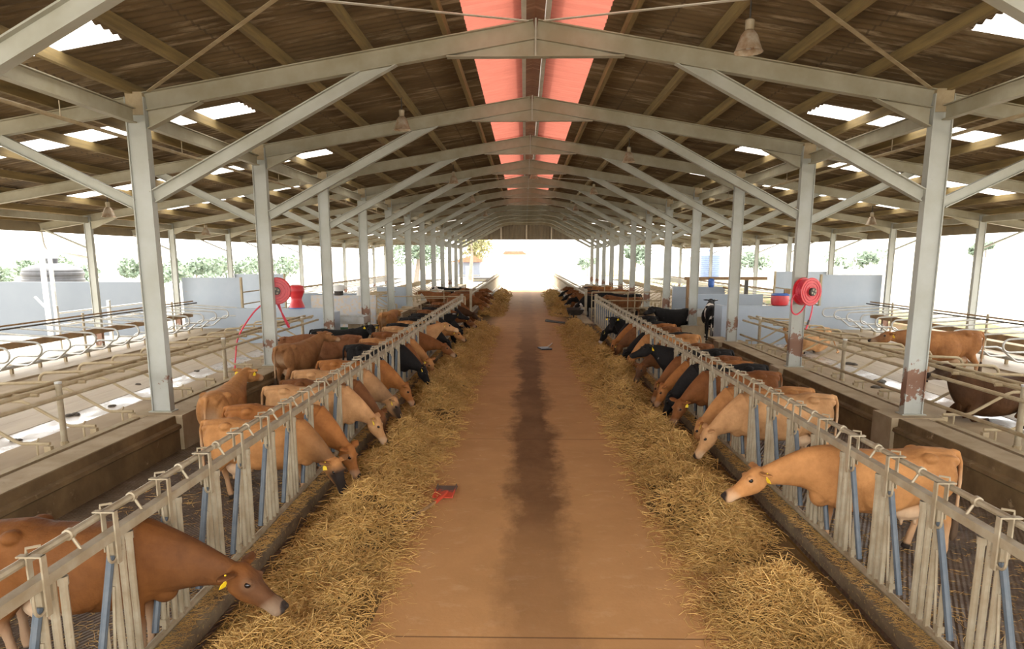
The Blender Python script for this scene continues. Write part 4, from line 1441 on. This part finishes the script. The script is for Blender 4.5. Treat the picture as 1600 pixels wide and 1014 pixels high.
RIGHT = [(8, 'high', TAN, 0, 0), (12, 'low', PALE, 0, 0), (13, 'deep', TAN, 0, 0), (15, 'lowl', RED, 0, 0), (16, 'deep', BLACK, 0, 0), (17, 'low', ORANGE, 0, 0), (18, 'deep', RED, 0, 0),
         (19, 'up', BLACK, 0, 0.10), (21, 'lowl', BROWN, 0.6, 0), (23, 'deep', TAN, 0, 0), (24, 'low', BLACK, 0, 0), (26, 'lowr', BROWN, 0.5, 0), (27, 'low', ORANGE, 0, 0), (28, 'deep', BLACK, 0, 0.12), (29, 'watch', BLACK, 0, 0.0),
         (31, 'low', BLACK, 0, 0.14)]
PW = {'low': 'head down in straw', 'lowr': 'head turned aside', 'lowl': 'head turned aside', 'deep': 'muzzle in straw', 'mid': 'head over straw', 'high': 'head stretched out', 'up': 'head raised', 'watch': 'face toward us'}
for nm, s, rows in (('left', -1, LEFT), ('right', 1, RIGHT)):
    for k, (i, pose, col, dk, wh) in enumerate(rows):
        sc = 1.0 + 0.03 * math.sin(i * 1.7)
        cow(pose, XF[s] + s * 0.47, neckY(i), 0.01, 0 if s < 0 else math.pi, col,
            '%s cow at %s feed fence, %s, %s from the camera' % (CNAME[col], nm, PW[pose], nth(k)), dk, wh, 2 if i in (29, 20, 33) else (1 if i % 3 else 0) if i > 22 else 1 if i in (5, 10, 14, 15, 8, 13, 18, 19, 22) else 0, sc, 'cows at the feed fences')
# far runs beyond the gates
FARL = [(0, RED), (1, ORANGE), (3, BROWN), (4, RED), (6, BROWN), (8, RED), (10, BROWN), (12, RED)]
FARR = [(0, BLACK), (1, BROWN), (3, BLACK), (4, RED), (6, BROWN), (8, BLACK), (9, RED), (12, BROWN), (14, BLACK)]
for nm, s, rows in (('left', -1, FARL), ('right', 1, FARR)):
    for k, (i, col) in enumerate(rows):
        cow(('mid', 'low', 'up')[(k + (s > 0)) % 3], XF[s] + s * 0.50, 36.31 + SP * i, 0.01, 0 if s < 0 else math.pi, col,
            '%s cow at the far %s fence run, %s beyond the gate' % (CNAME[col], nm, nth(k)), 0, 0.08 if col is BLACK else 0, 0, 1.0, 'cows at the far fence')
# cows standing about in the lanes
R_ = math.radians
cow('walk', -4.72, 10.35, 0.01, R_(96), TAN, 'tan cow standing lengthwise in the left cow lane with yellow ear tags', 0, 0, 2)
cow('walk', -5.28, 15.6, 0.01, R_(74), BROWN, 'brown cow with pale rump seen from behind in the left lane near the second post', 0, 0, 0, 1.05).color = (0.30, 0.145, 0.06, 1)
cow('graze', -5.05, 17.45, 0.01, R_(184), BROWN, 'grey-brown cow standing crosswise beyond the one seen from behind', 0, 0, 0, 1.0).color = (0.27, 0.12, 0.055, 1)
cow('watchr', -5.25, 19.0, 0.01, R_(5), BLACK, 'black cow looking at the camera in the left lane, tags in both ears', 0, 0, 2)
cow('graze', -5.1, 25.3, 0.01, R_(84), TAN, 'tan cow seen from behind near the left water trough', 0, 0, 0)
cow('up', -5.1, 39.9, 0.01, R_(170), RED, 'red-brown cow standing beyond the left gate', 0, 0, 0)
cow('up', -4.9, 45.5, 0.01, R_(185), BLACK, 'black and white cow standing beyond the left gate', 0, 0.2, 0)
cow('up', 5.45, 26.0, 0.01, R_(200), BLACK, 'black cow with white face mark standing in the right lane', 0, 0.08, 0, 1.05)
cow('walk', 6.62, 25.5, 0.12, R_(80), BLACK, 'black and white cow seen from behind in the right cross passage', 0, 0.22, 0, 1.12)
cow('up', 4.9, 35.6, 0.01, R_(180), BLACK, 'black cow standing behind the right gate', 0, 0.05, 0, 1.1)
cow('up', 4.9, 34.75, 0.01, R_(175), BROWN, 'brown cow standing behind the right gate', 0, 0, 0)
cow('graze', 5.0, 43.0, 0.01, R_(10), RED, 'red-brown cow in the right lane far beyond the gate', 0, 0, 0)
cow('graze', 5.0, 47.6, 0.01, R_(170), ORANGE, 'orange-brown cow in the right lane far beyond the gate', 0, 0, 0)
cow('up', 5.2, 50.0, 0.01, R_(190), BLACK, 'black and white cow at the far end of the right lane', 0, 0.2, 0)
# cows among the right stalls
cow('graze', 9.0, 15.3, 0.355, R_(176), ORANGE, 'orange-brown cow standing in the right scraping lane behind the stall rails', 0.5, 0, 2, 1.02).color = (0.30, 0.135, 0.05, 0.5)
cow('lie', 7.75, 11.6, 0.37, R_(186), DARKB, 'dark brown cow lying in a right stall beside the first post', 0.6, 0, 2, 1.05)
cow('lie2', 7.9, 19.9, 0.37, R_(200), PALE, 'pale fawn cow lying in a right stall behind the second post', 0, 0, 0, 1.0)


# ------------------------------------------------------------------ straw
def vnoise(x, y, seed):
    r_ = np.random.default_rng(seed)
    out = np.zeros_like(x)
    for o_ in range(4):
        f_ = 1.3 * 2 ** o_
        for _ in range(3):
            a = r_.uniform(0, 2 * np.pi)
            ph = r_.uniform(0, 2 * np.pi)
            out += np.sin((x * np.cos(a) + y * np.sin(a)) * f_ * 2.1 + ph) / (2 ** o_) / 3
    return out


def heap_height(u, y, seed):
    """u: distance from the alley centre"""
    cen = 2.07 + 0.10 * np.sin(y * 0.9 + seed) + 0.06 * np.sin(y * 2.3 + seed)
    w = 0.36 + 0.09 * np.sin(y * 0.7 + 2 * seed)
    h = np.exp(-((u - cen) / w) ** 2 * 1.3)
    n = vnoise(u, y, seed)
    return np.maximum(0.0, h * (0.19 + 0.27 * n) - 0.02)


def strands(P, D, L, Wd, bend):
    """many thin three-sided stalks; P base points, D unit directions"""
    n = len(P)
    up = np.tile(np.array([0, 0, 1.0]), (n, 1))
    s = np.cross(D, up)
    s /= np.linalg.norm(s, axis=1, keepdims=True) + 1e-9
    u = np.cross(s, D)
    V = np.zeros((n, 9, 3))
    for i, t in enumerate((-0.5, 0.0, 0.5)):
        c = P + D * (L * t)[:, None] + (s * (bend[:, 0])[:, None] + u * (bend[:, 1])[:, None]) * ((0.25 - t * t) * L)[:, None]
        for k in range(3):
            a = 2 * np.pi * k / 3
            V[:, i * 3 + k] = c + (s * np.cos(a) + u * np.sin(a)) * (Wd * (1.0 if i == 1 else 0.7))[:, None]
    V = V.reshape(-1, 3)
    base = (np.arange(n) * 9)[:, None, None]
    q = []
    for i in range(2):
        for k in range(3):
            q.append([i * 3 + k, i * 3 + (k + 1) % 3, (i + 1) * 3 + (k + 1) % 3, (i + 1) * 3 + k])
    F = (base + np.array(q)[None]).reshape(-1, 4)
    return V, F


def add_mesh(name, V, F, mats, midx=None):
    me = bpy.data.meshes.new(name)
    me.vertices.add(len(V))
    me.vertices.foreach_set('co', V.astype(np.float32).ravel())
    me.loops.add(F.size)
    me.loops.foreach_set('vertex_index', F.astype(np.int32).ravel())
    me.polygons.add(len(F))
    me.polygons.foreach_set('loop_start', (np.arange(len(F)) * 4).astype(np.int32))
    for m_ in mats:
        me.materials.append(m_)
    if midx is not None:
        me.polygons.foreach_set('material_index', midx.astype(np.int32))
    me.update(calc_edges=True)
    me.validate()
    o = bpy.data.objects.new(name, me)
    COL.objects.link(o)
    return o


def straw_row(s, y0, y1, N, seed, label):
    r_ = np.random.default_rng(seed)
    ys = np.arange(y0, y1, 0.07)
    us = np.linspace(1.35, 2.74, 26)
    U, Yg = np.meshgrid(us, ys)
    Hh = heap_height(U, Yg, seed) + 0.006
    Hh += np.where(Hh > 0.02, 0.006 * r_.standard_normal(Hh.shape) - 0.008, 0)
    endf = np.clip((Yg - y0) / 0.4, 0, 1) * np.clip((y1 - Yg) / 0.4, 0, 1)
    Hh = np.maximum(Hh * endf, -0.02)
    Hh = np.where((U > 1.75) | (Hh > 0.02), Hh, -0.03)
    V0 = np.stack([s * U, Yg, Hh], axis=-1).reshape(-1, 3)
    nu = len(us)
    ny = len(ys)
    idx = np.arange(ny * nu).reshape(ny, nu)
    F0 = np.stack([idx[:-1, :-1], idx[:-1, 1:], idx[1:, 1:], idx[1:, :-1]], axis=-1).reshape(-1, 4)
    if s > 0:
        F0 = F0[:, ::1]
    else:
        F0 = F0[:, ::-1]
    y = y0 * (y1 / y0) ** (r_.random(N) ** 0.88)
    y = np.minimum(np.maximum(y + 0 * y, y0 + 0.1), y1 - 0.05)
    u = 2.06 + 0.31 * r_.standard_normal(N)
    clump = vnoise(u * 1.2, y * 1.2, seed + 5)
    keep = (u > 1.25) & (u < 2.66) & (clump + 0.9 * r_.standard_normal(N) * 0.5 > -0.55)
    u, y = u[keep], y[keep]
    n = len(u)
    h = heap_height(u, y, seed)
    lift = np.abs(r_.standard_normal(n)) * 0.034 * np.clip(h / 0.08, 0.12, 1.2)
    P = np.stack([s * u, y, h + lift + 0.006], axis=1)
    a = r_.uniform(0, 2 * np.pi, n)
    el = r_.standard_normal(n) * 0.42 * np.clip(h / 0.07, 0.05, 1)
    D = np.stack([np.cos(a) * np.cos(el), np.sin(a) * np.cos(el), np.sin(el)], axis=1)
    L = r_.uniform(0.09, 0.30, n) * (1 + np.clip((y - 8) / 20, 0, 0.6))
    Wd = np.maximum(0.0036, 0.0007 * y) * r_.uniform(0.7, 1.5, n)
    V1, F1 = strands(P, D, L, Wd, r_.standard_normal((n, 2)) * 0.6)
    V = np.concatenate([V0, V1])
    F = np.concatenate([F0, F1 + len(V0)])
    mi = np.concatenate([np.zeros(len(F0)), np.ones(len(F1))])
    o = add_mesh('straw_heap', V, F, [MAT['strawbase'], MAT['straw']], mi)
    tag(o, label, 'straw', None, 'stuff')


straw_row(-1, 2.6, 31.0, 60000, 11, 'long heap of golden straw along the near left feed fence')
straw_row(1, 2.6, 31.0, 60000, 23, 'long heap of golden straw along the near right feed fence')
straw_row(-1, 36.4, 62.0, 7000, 31, 'straw heap along the far left feed fence run')
straw_row(1, 36.4, 62.0, 7000, 47, 'straw heap along the far right feed fence run')

# loose stalks on the alley floor and on the curbs
N = 2600
y = 4.0 * (30 / 4.0) ** rng.random(N)
sgn = np.where(rng.random(N) < 0.5, -1, 1)
u = 1.72 - np.abs(rng.standard_normal(N)) * 0.28
P = np.stack([sgn * u, y, np.full(N, 0.006)], axis=1)
a = rng.uniform(0, 2 * np.pi, N)
D = np.stack([np.cos(a), np.sin(a), 0.02 * rng.standard_normal(N)], axis=1)
V1, F1 = strands(P, D, rng.uniform(0.03, 0.17, N), np.maximum(0.002, 0.00035 * y), rng.standard_normal((N, 2)) * np.array([0.4, 0.02]))
o = add_mesh('loose_straw', V1, F1, [MAT['straw']])
tag(o, 'scattered loose straw stalks on the brown alley floor', 'straw', None, 'stuff')
for nm, s in SIDES:
    N = 5200
    y = 3.2 * (30 / 3.2) ** rng.random(N)
    u = (2.92 if s < 0 else 2.99) - 0.16 + 0.24 * rng.random(N)
    P = np.stack([s * u, y, 0.146 + 0.012 * rng.random(N)], axis=1)
    a = rng.uniform(0, 2 * np.pi, N)
    D = np.stack([np.cos(a), np.sin(a), 0.05 * rng.standard_normal(N)], axis=1)
    V1, F1 = strands(P, D, rng.uniform(0.03, 0.12, N), np.maximum(0.002, 0.0004 * y), rng.standard_normal((N, 2)) * 0.2)
    N = 2600
    y = 3.2 * (16 / 3.2) ** rng.random(N)
    u = 3.1 + 2.2 * rng.random(N) ** 1.6
    P = np.stack([s * u, y, np.full(N, 0.017)], axis=1)
    a = rng.uniform(0, 2 * np.pi, N)
    D = np.stack([np.cos(a), np.sin(a), 0.05 * rng.standard_normal(N)], axis=1)
    V2, F2 = strands(P, D, rng.uniform(0.04, 0.16, N), np.maximum(0.0025, 0.0004 * y), rng.standard_normal((N, 2)) * 0.3)
    o = add_mesh('straw_litter', np.concatenate([V1, V2]), np.concatenate([F1, F2 + len(V1)]), [MAT['straw']])
    tag(o, 'thin straw litter on the %s feed curb and cow lane floor' % nm, 'straw', None, 'stuff')


# ------------------------------------------------------------------ dung
def dung(x, y, z, r, label):
    b = MB()
    for q in range(4):
        a, d_ = random.uniform(0, 6.3), random.uniform(0, r)
        rr = r * random.uniform(0.4, 0.75)
        b.lathe([(rr * 1.0, 0.0), (rr * 0.92, rr * 0.25), (rr * 0.55, rr * 0.45), (rr * 0.1, rr * 0.5)], (x + d_ * math.cos(a), y + 1.4 * d_ * math.sin(a), z), 9)
    o = b.build('dung_pat', 'manure', None, True)
    tag(o, label, 'dung', 'dung pats on the stall floors')


for k, (x, y) in enumerate(((-7.72, 9.9), (-7.95, 11.6), (-7.7, 12.4), (-8.4, 14.6), (-7.65, 14.2), (-8.0, 16.4))):
    dung(x, y, 0.366, 0.10 - 0.006 * k, 'dark dung pat on the left stall floor, %s from the camera' % nth(k))
for k, (x, y) in enumerate(((7.65, 15.2), (7.3, 14.5), (8.2, 17.6))):
    dung(x, y, 0.366, 0.15, 'dark dung pat on the right stall floor, %s from the camera' % nth(k))
dung(4.9, 10.2, 0.01, 0.14, 'dark dung pat on the right cow lane floor')

# ------------------------------------------------------------------ tools on the alley
e = empty('shovel', (-1.19, 8.50, 0.0), math.radians(-1))
tag(e, 'worn red flat shovel with wooden handle lying on the alley floor', 'shovel')
b = MB()
b.add([(-0.125, 0, 0.02), (0.125, 0, 0.02), (0.14, 0.50, 0.012), (-0.14, 0.50, 0.012), (-0.125, 0, 0.03), (0.125, 0, 0.03), (0.14, 0.50, 0.02), (-0.14, 0.50, 0.02)],
      [(0, 3, 2, 1), (4, 5, 6, 7), (0, 1, 5, 4), (1, 2, 6, 5), (2, 3, 7, 6), (3, 0, 4, 7)])
b.box(-0.13, -0.118, 0, 0.48, 0.02, 0.055)
b.box(0.118, 0.13, 0, 0.48, 0.02, 0.055)
b.build('blade', 'red_paint', e)
MB().tube([(0.03, 0.22, 0.032), (0.0, 0.0, 0.045), (-0.06, -0.22, 0.045)], [0.012, 0.022, 0.024], 8).build('socket', 'red_paint', e, True)
MB().tube([(-0.05, -0.18, 0.045), (-0.37, -1.02, 0.03)], 0.019, 8).build('handle', 'wood', e, True)
e = empty('scraper', (0.55, 23.4, 0.0), math.radians(14))
tag(e, 'black floor scraper with white handle lying in mid alley', 'scraper')
MB().box(-0.20, 0.16, -0.28, 0.26, 0.003, 0.05).build('head', 'black_plastic', e)
MB().tube([(0.12, 0.05, 0.06), (0.62, 1.3, 0.03)], 0.018, 8).build('handle', 'rail_white', e, True)
e = empty('broom', (1.9, 32.3, 0.0))
tag(e, 'dark yard broom lying on the alley beside the wheelbarrow', 'broom')
MB().box(-0.1, 1.0, -0.6, -0.48, 0.0, 0.12).build('head', 'dark', e)
MB().tube([(0.2, -0.5, 0.09), (-0.4, 0.4, 0.05), (-1.0, 1.3, 0.03)], [0.03, 0.05, 0.09], 8).build('bristles', 'dark', e, True)
e = empty('wheelbarrow', (2.28, 34.0, 0.0))
tag(e, 'dark metal wheelbarrow parked at the end of the near right fence', 'wheelbarrow')
b = MB()
b.add([(-0.30, -0.35, 0.30), (0.30, -0.35, 0.30), (0.22, 0.45, 0.34), (-0.22, 0.45, 0.34), (-0.42, -0.55, 0.58), (0.42, -0.55, 0.58), (0.36, 0.72, 0.60), (-0.36, 0.72, 0.60)],
      [(0, 3, 2, 1), (0, 1, 5, 4), (1, 2, 6, 5), (2, 3, 7, 6), (3, 0, 4, 7)])
b.build('tray', 'dark', e)
for s in (-1, 1):
    MB().tube([(s * 0.16, 0.85, 0.2), (s * 0.24, -0.4, 0.30), (s * 0.3, -1.05, 0.42)], 0.02, 7).build('handle', 'galv', e, True)
    MB().tube([(s * 0.24, -0.35, 0.30), (s * 0.26, -0.42, 0.0)], 0.018, 7).build('leg', 'galv', e, True)
MB().lathe([(0.10, -0.04), (0.19, -0.035), (0.20, 0.0), (0.19, 0.035), (0.10, 0.04)], (0, 0.85, 0.2), 18, 'x').build('wheel', 'black_plastic', e, True)

# ------------------------------------------------------------------ outside
o = MB().box(-30.0, -16.3, 30.0, 30.25, -0.35, 2.0).build('wall_left', 'yardwall')
structure(o)


def tank(x, y, z0, r, h, mt, label, ribs):
    prof = [(r, 0)]
    for k in range(ribs):
        a = h * 0.86 * k / ribs
        st_ = h * 0.86 / ribs
        prof += [(r, a + st_ * 0.15), (r * 1.035, a + st_ * 0.3), (r * 1.035, a + st_ * 0.6), (r, a + st_ * 0.75)]
    prof += [(r, h * 0.86), (r * 0.92, h * 0.90), (r * 0.45, h * 0.985), (r * 0.2, h * 0.99), (r * 0.2, h * 1.04), (0.02, h * 1.05)]
    e = MB().lathe(prof, (0, 0, 0), 32).build('water_tank', mt, None, True)
    e.location = (x, y, z0)
    MB().lathe([(r * 0.22, h * 1.04), (r * 0.22, h * 1.08), (0.02, h * 1.09)], seg=16).build('lid', mt, e, True)
    tag(e, label, 'tank')


tank(-27.2, 40.0, -0.3, 1.52, 3.05, 'black_plastic', 'squat black ribbed water tank behind the far left blue wall', 7)
tank(19.4, 75.0, 0.9, 1.0, 2.75, MAT['bluewall'] and M('blue_grey_tank', (0.14, 0.19, 0.30), None, 3, 0.5), 'tall blue-grey ribbed water tank outside the right of the barn', 12)
o = MB().box(18.2, 20.6, 73.8, 76.2, -0.35, 0.9).build('tank_stand', 'curb_light')
tag(o, 'concrete stand under the blue-grey water tank', 'stand')
# yard frames and rails on the left
e = empty('yard_frame', (-19.2, 27.6, -0.3))
tag(e, 'white steel yard frame post with top bar outside left', 'frame')
MB().box(-0.07, 0.07, -0.07, 0.07, 0, 3.35).build('post', 'rail_white', e)
MB().tube([(0, 0, 3.3), (-6, 0, 3.2)], 0.05, 8).build('top_bar', 'rail_white', e)
MB().tube([(-0.1, 0, 1.4), (-0.45, 0, 1.8)], 0.05, 8).build('arm', 'rail_white', e)
o = MB().box(-20.06, -19.94, 29.2, 29.32, -0.3, 4.2).build('yard_post', 'galv_clean')
tag(o, 'pale yard post in front of the black water tank', 'post')
e = empty('yard_rails', (-15.4, 22.5, -0.3))
tag(e, 'grey pipe rails outside the left outer posts', 'rails')
for z in (0.75, 1.15, 1.55):
    MB().tube([(0, 0, z), (0, 5.8, z)], 0.03, 8).build('rail', 'galv_clean', e)
for q in (0, 2.9, 5.8):
    MB().box(-0.05, 0.05, q - 0.05, q + 0.05, 0, 1.8).build('upright', 'galv_clean', e)
o = MB().tube(smooth_path([(-14.72, 21.2, 3.9), (-14.66, 21.2, 3.35), (-14.4, 21.2, 3.2), (-13.45, 21.2, 3.05), (-13.27, 21.2, 2.9), (-13.27, 21.2, 0.3)], 4), 0.045, 8).build('downpipe', 'rail_white', None, True)
tag(o, 'white bent rainwater pipe beside the first outer left post in view', 'pipe')
# stony bank on the right
b = MB()
nb = 115
vs_, fs = [], []
for i in range(nb):
    y = -5 + 1.2 * i
    for q, (x, z) in enumerate(((14.2, -0.3), (14.9, 0.35), (16.0, 0.75), (18.5, 0.9), (26, 1.2), (48, 1.5), (90, 3.4))):
        vs_.append((x + random.uniform(-0.2, 0.2), y, z + random.uniform(-0.12, 0.12) if q else z))
for i in range(nb - 1):
    for q in range(6):
        fs.append((i * 7 + q, i * 7 + q + 1, (i + 1) * 7 + q + 1, (i + 1) * 7 + q))
b.add(vs_, fs)
bo = b.build('bank', 'bank')
bo.data.materials.append(MAT['ground'])
for p in bo.data.polygons:
    if p.center.x > 17:
        p.material_index = 1
structure(bo)
o = MB().box(13.6, 13.95, 3.0, 25.0, -0.3, 0.62).build('kerb_wall', 'curb_light')
tag(o, 'low concrete kerb outside the right outer posts', 'kerb')


# hillsides far behind
def hill(name, x0, x1, y, h, seed, mt):
    r_ = random.Random(seed)
    b = MB()
    n = 40
    vs_ = []
    for i in range(n + 1):
        t = i / n
        x = x0 + (x1 - x0) * t
        z = h * (0.6 + 0.3 * math.sin(t * 5 + seed) + 0.1 * math.sin(t * 17 + seed)) * max(0.0, math.sin(math.pi * t)) ** 0.8 - 0.4
        vs_ += [(x, y - 60, -0.4), (x, y, z * 0.7), (x, y + 50, z), (x, y + 120, -0.4)]
    b.add(vs_, [(4 * i + q, 4 * i + 4 + q, 4 * i + 5 + q, 4 * i + 1 + q) for i in range(n) for q in range(3)])
    structure(b.build(name, mt, None, True))


hill('hillside', 60, 420, 260, 26, 2, 'ground')
hill('hillside', -420, -90, 300, 12, 5, 'ground')


# trees
def leaf_cloud(b, blobs, n, size, rr):
    tot = sum(q[3] ** 2 for q in blobs)
    for (cx, cy, cz, r) in blobs:
        for _ in range(int(n * r * r / tot)):
            while True:
                p = Vector((rr.uniform(-1, 1), rr.uniform(-1, 1), rr.uniform(-1, 1)))
                if 0.2 < p.length < 1:
                    break
            p = p.normalized() * (0.55 + 0.45 * rr.random())
            c = Vector((cx, cy, cz)) + Vector((p.x * r, p.y * r, p.z * r * 0.8))
            a = Vector((rr.uniform(-1, 1), rr.uniform(-1, 1), rr.uniform(-1, 1))).normalized()
            q = a.orthogonal().normalized()
            w = size * rr.uniform(0.6, 1.3)
            b.add([c - a * w, c + q * w * 0.5, c + a * w, c - q * w * 0.5], [(0, 1, 2, 3)])


def tree(x, y, h, r, label, mt='leaf', n=1300, size=0.3, z0=-0.3):
    rr = random.Random(int(x * 7 + y * 13))
    e = empty('tree', (x, y, z0))
    tag(e, label, 'tree', 'trees outside the barn')
    MB().tube([(0, 0, 0), (0.1 * r, 0, h * 0.4), (0.05 * r, 0.1 * r, h * 0.75)], [0.09 * r, 0.06 * r, 0.03 * r], 8).build('trunk', 'bark', e, True)
    b = MB()
    blobs = [(rr.uniform(-0.55, 0.55) * r, rr.uniform(-0.5, 0.5) * r, h * rr.uniform(0.45, 0.9), r * rr.uniform(0.35, 0.6)) for _ in range(8)]
    leaf_cloud(b, blobs, n, size, rr)
    b.build('crown', mt, e)


def bush(x, y, h, r, label, n=900, z0=-0.3, mt='leaf'):
    rr = random.Random(int(x * 7 + y * 13))
    e = empty('bush', (x, y, z0))
    tag(e, label, 'bush', 'bushes outside the barn')
    MB().tube([(0, 0, 0), (0, 0, h * 0.5)], [0.1, 0.06], 6).build('stem', 'bark', e, True)
    b = MB()
    leaf_cloud(b, [(rr.uniform(-0.7, 0.7) * r, rr.uniform(-0.5, 0.5) * r, h * rr.uniform(0.35, 0.72), min(r, h) * rr.uniform(0.3, 0.42)) for _ in range(9)], n, 0.26, rr)
    b.build('foliage', mt, e)


TW = [(-51, 66, 3.4, 2.9), (-47, 72, 3.3, 2.6), (-43, 78, 3.6, 3.0), (-38.5, 74, 3.4, 2.6), (-33, 70, 3.5, 2.8), (-38, 90, 4.0, 3.4), (-31.5, 88, 3.9, 3.4), (-57, 82, 3.6, 3.2)]
for k, (x, y, h, r_) in enumerate(TW):
    bush(x, y, h, r_, 'round pale green bush in the field left of the barn, %s from the camera' % nth(sorted(range(len(TW)), key=lambda q: TW[q][1]).index(k)))
tree(-14.4, 92, 7.6, 4.2, 'large light green tree beyond the far left corner of the barn', 'leaf', 2400, 0.28)
tree(-8.4, 106, 9.6, 3.6, 'yellow-green tree overhanging the red-roofed house', 'leaf_dry', 1900, 0.26)
tree(17.0, 112, 6.0, 3.2, 'green tree beyond the far right corner of the barn', 'leaf', 1200, 0.30)
bush(11.0, 126, 4.6, 2.0, 'small pale bush beyond the far right end of the alley', 500)
bush(66, 103, 2.6, 2.4, 'square-looking green bush on the bank right of the barn', 1500, 3.0)
bush(35, 76, 2.8, 3.0, 'pale bush on the right seen past the hose reel post', 700, 1.4)
bush(25, 78, 2.6, 2.6, 'pale bush right of the barn behind the outer posts', 600, 1.4)


# houses beyond the far end
e = empty('house', (-9.6, 125, -0.3))
tag(e, 'small blue-grey house with red roof beyond the far left end', 'house')
MB().box(-2.2, 1.6, -2, 3, 0, 2.7).build('wall', 'housewall', e)
MB().prism([(-3.6, 2.55), (2.0, 2.55), (2.0, 3.2), (0.9, 3.9)], 'y', -2.6, 3.6).build('roof', 'tile', e)
MB().box(-0.9, 0.5, -2.05, -1.98, 0, 1.9).build('door', 'bluewall', e)
e = empty('house', (-2.8, 190, -0.3))
tag(e, 'distant house with red gable roof above the far end of the alley', 'house')
MB().box(-3, 3, 0, 8, 0, 4.2).build('wall', 'rail_white', e)
MB().prism([(-3.4, 4.1), (3.4, 4.1), (2.0, 5.0), (-2.6, 5.0)], 'y', -0.6, 8.6).build('roof', 'tile', e)
for k, (x0, x1, y) in enumerate(((-1.3, 1.4, 108), (2.5, 6.0, 112))):
    o = MB().box(x0, x1, y, y + 0.3, -0.3, 0.55).build('yard_wall', 'rail_white')
    tag(o, 'low pale yard wall across the far end, %s one' % ('middle', 'right')[k], 'wall')
o = MB().box(-7.4, -4.6, 98, 99.2, -0.3, 0.25).build('dark_hedge', 'dark')
tag(o, 'low dark strip beyond the far left end of the alley', 'hedge')
for nm, s in SIDES:
    for k in range(9):
        o = MB().box(-0.07, 0.07, -0.07, 0.07, -0.3 if s > 0 else 0, 1.5).build('field_post', 'rail_white')
        o.location = (s * (24 + 1.5 * k), 44 + 6.0 * k, -0.3 + (1.45 if s > 0 else 0))
        tag(o, 'white field fence post outside the %s of the barn, %s from the camera' % (nm, nth(k)), 'post', 'field fence posts')
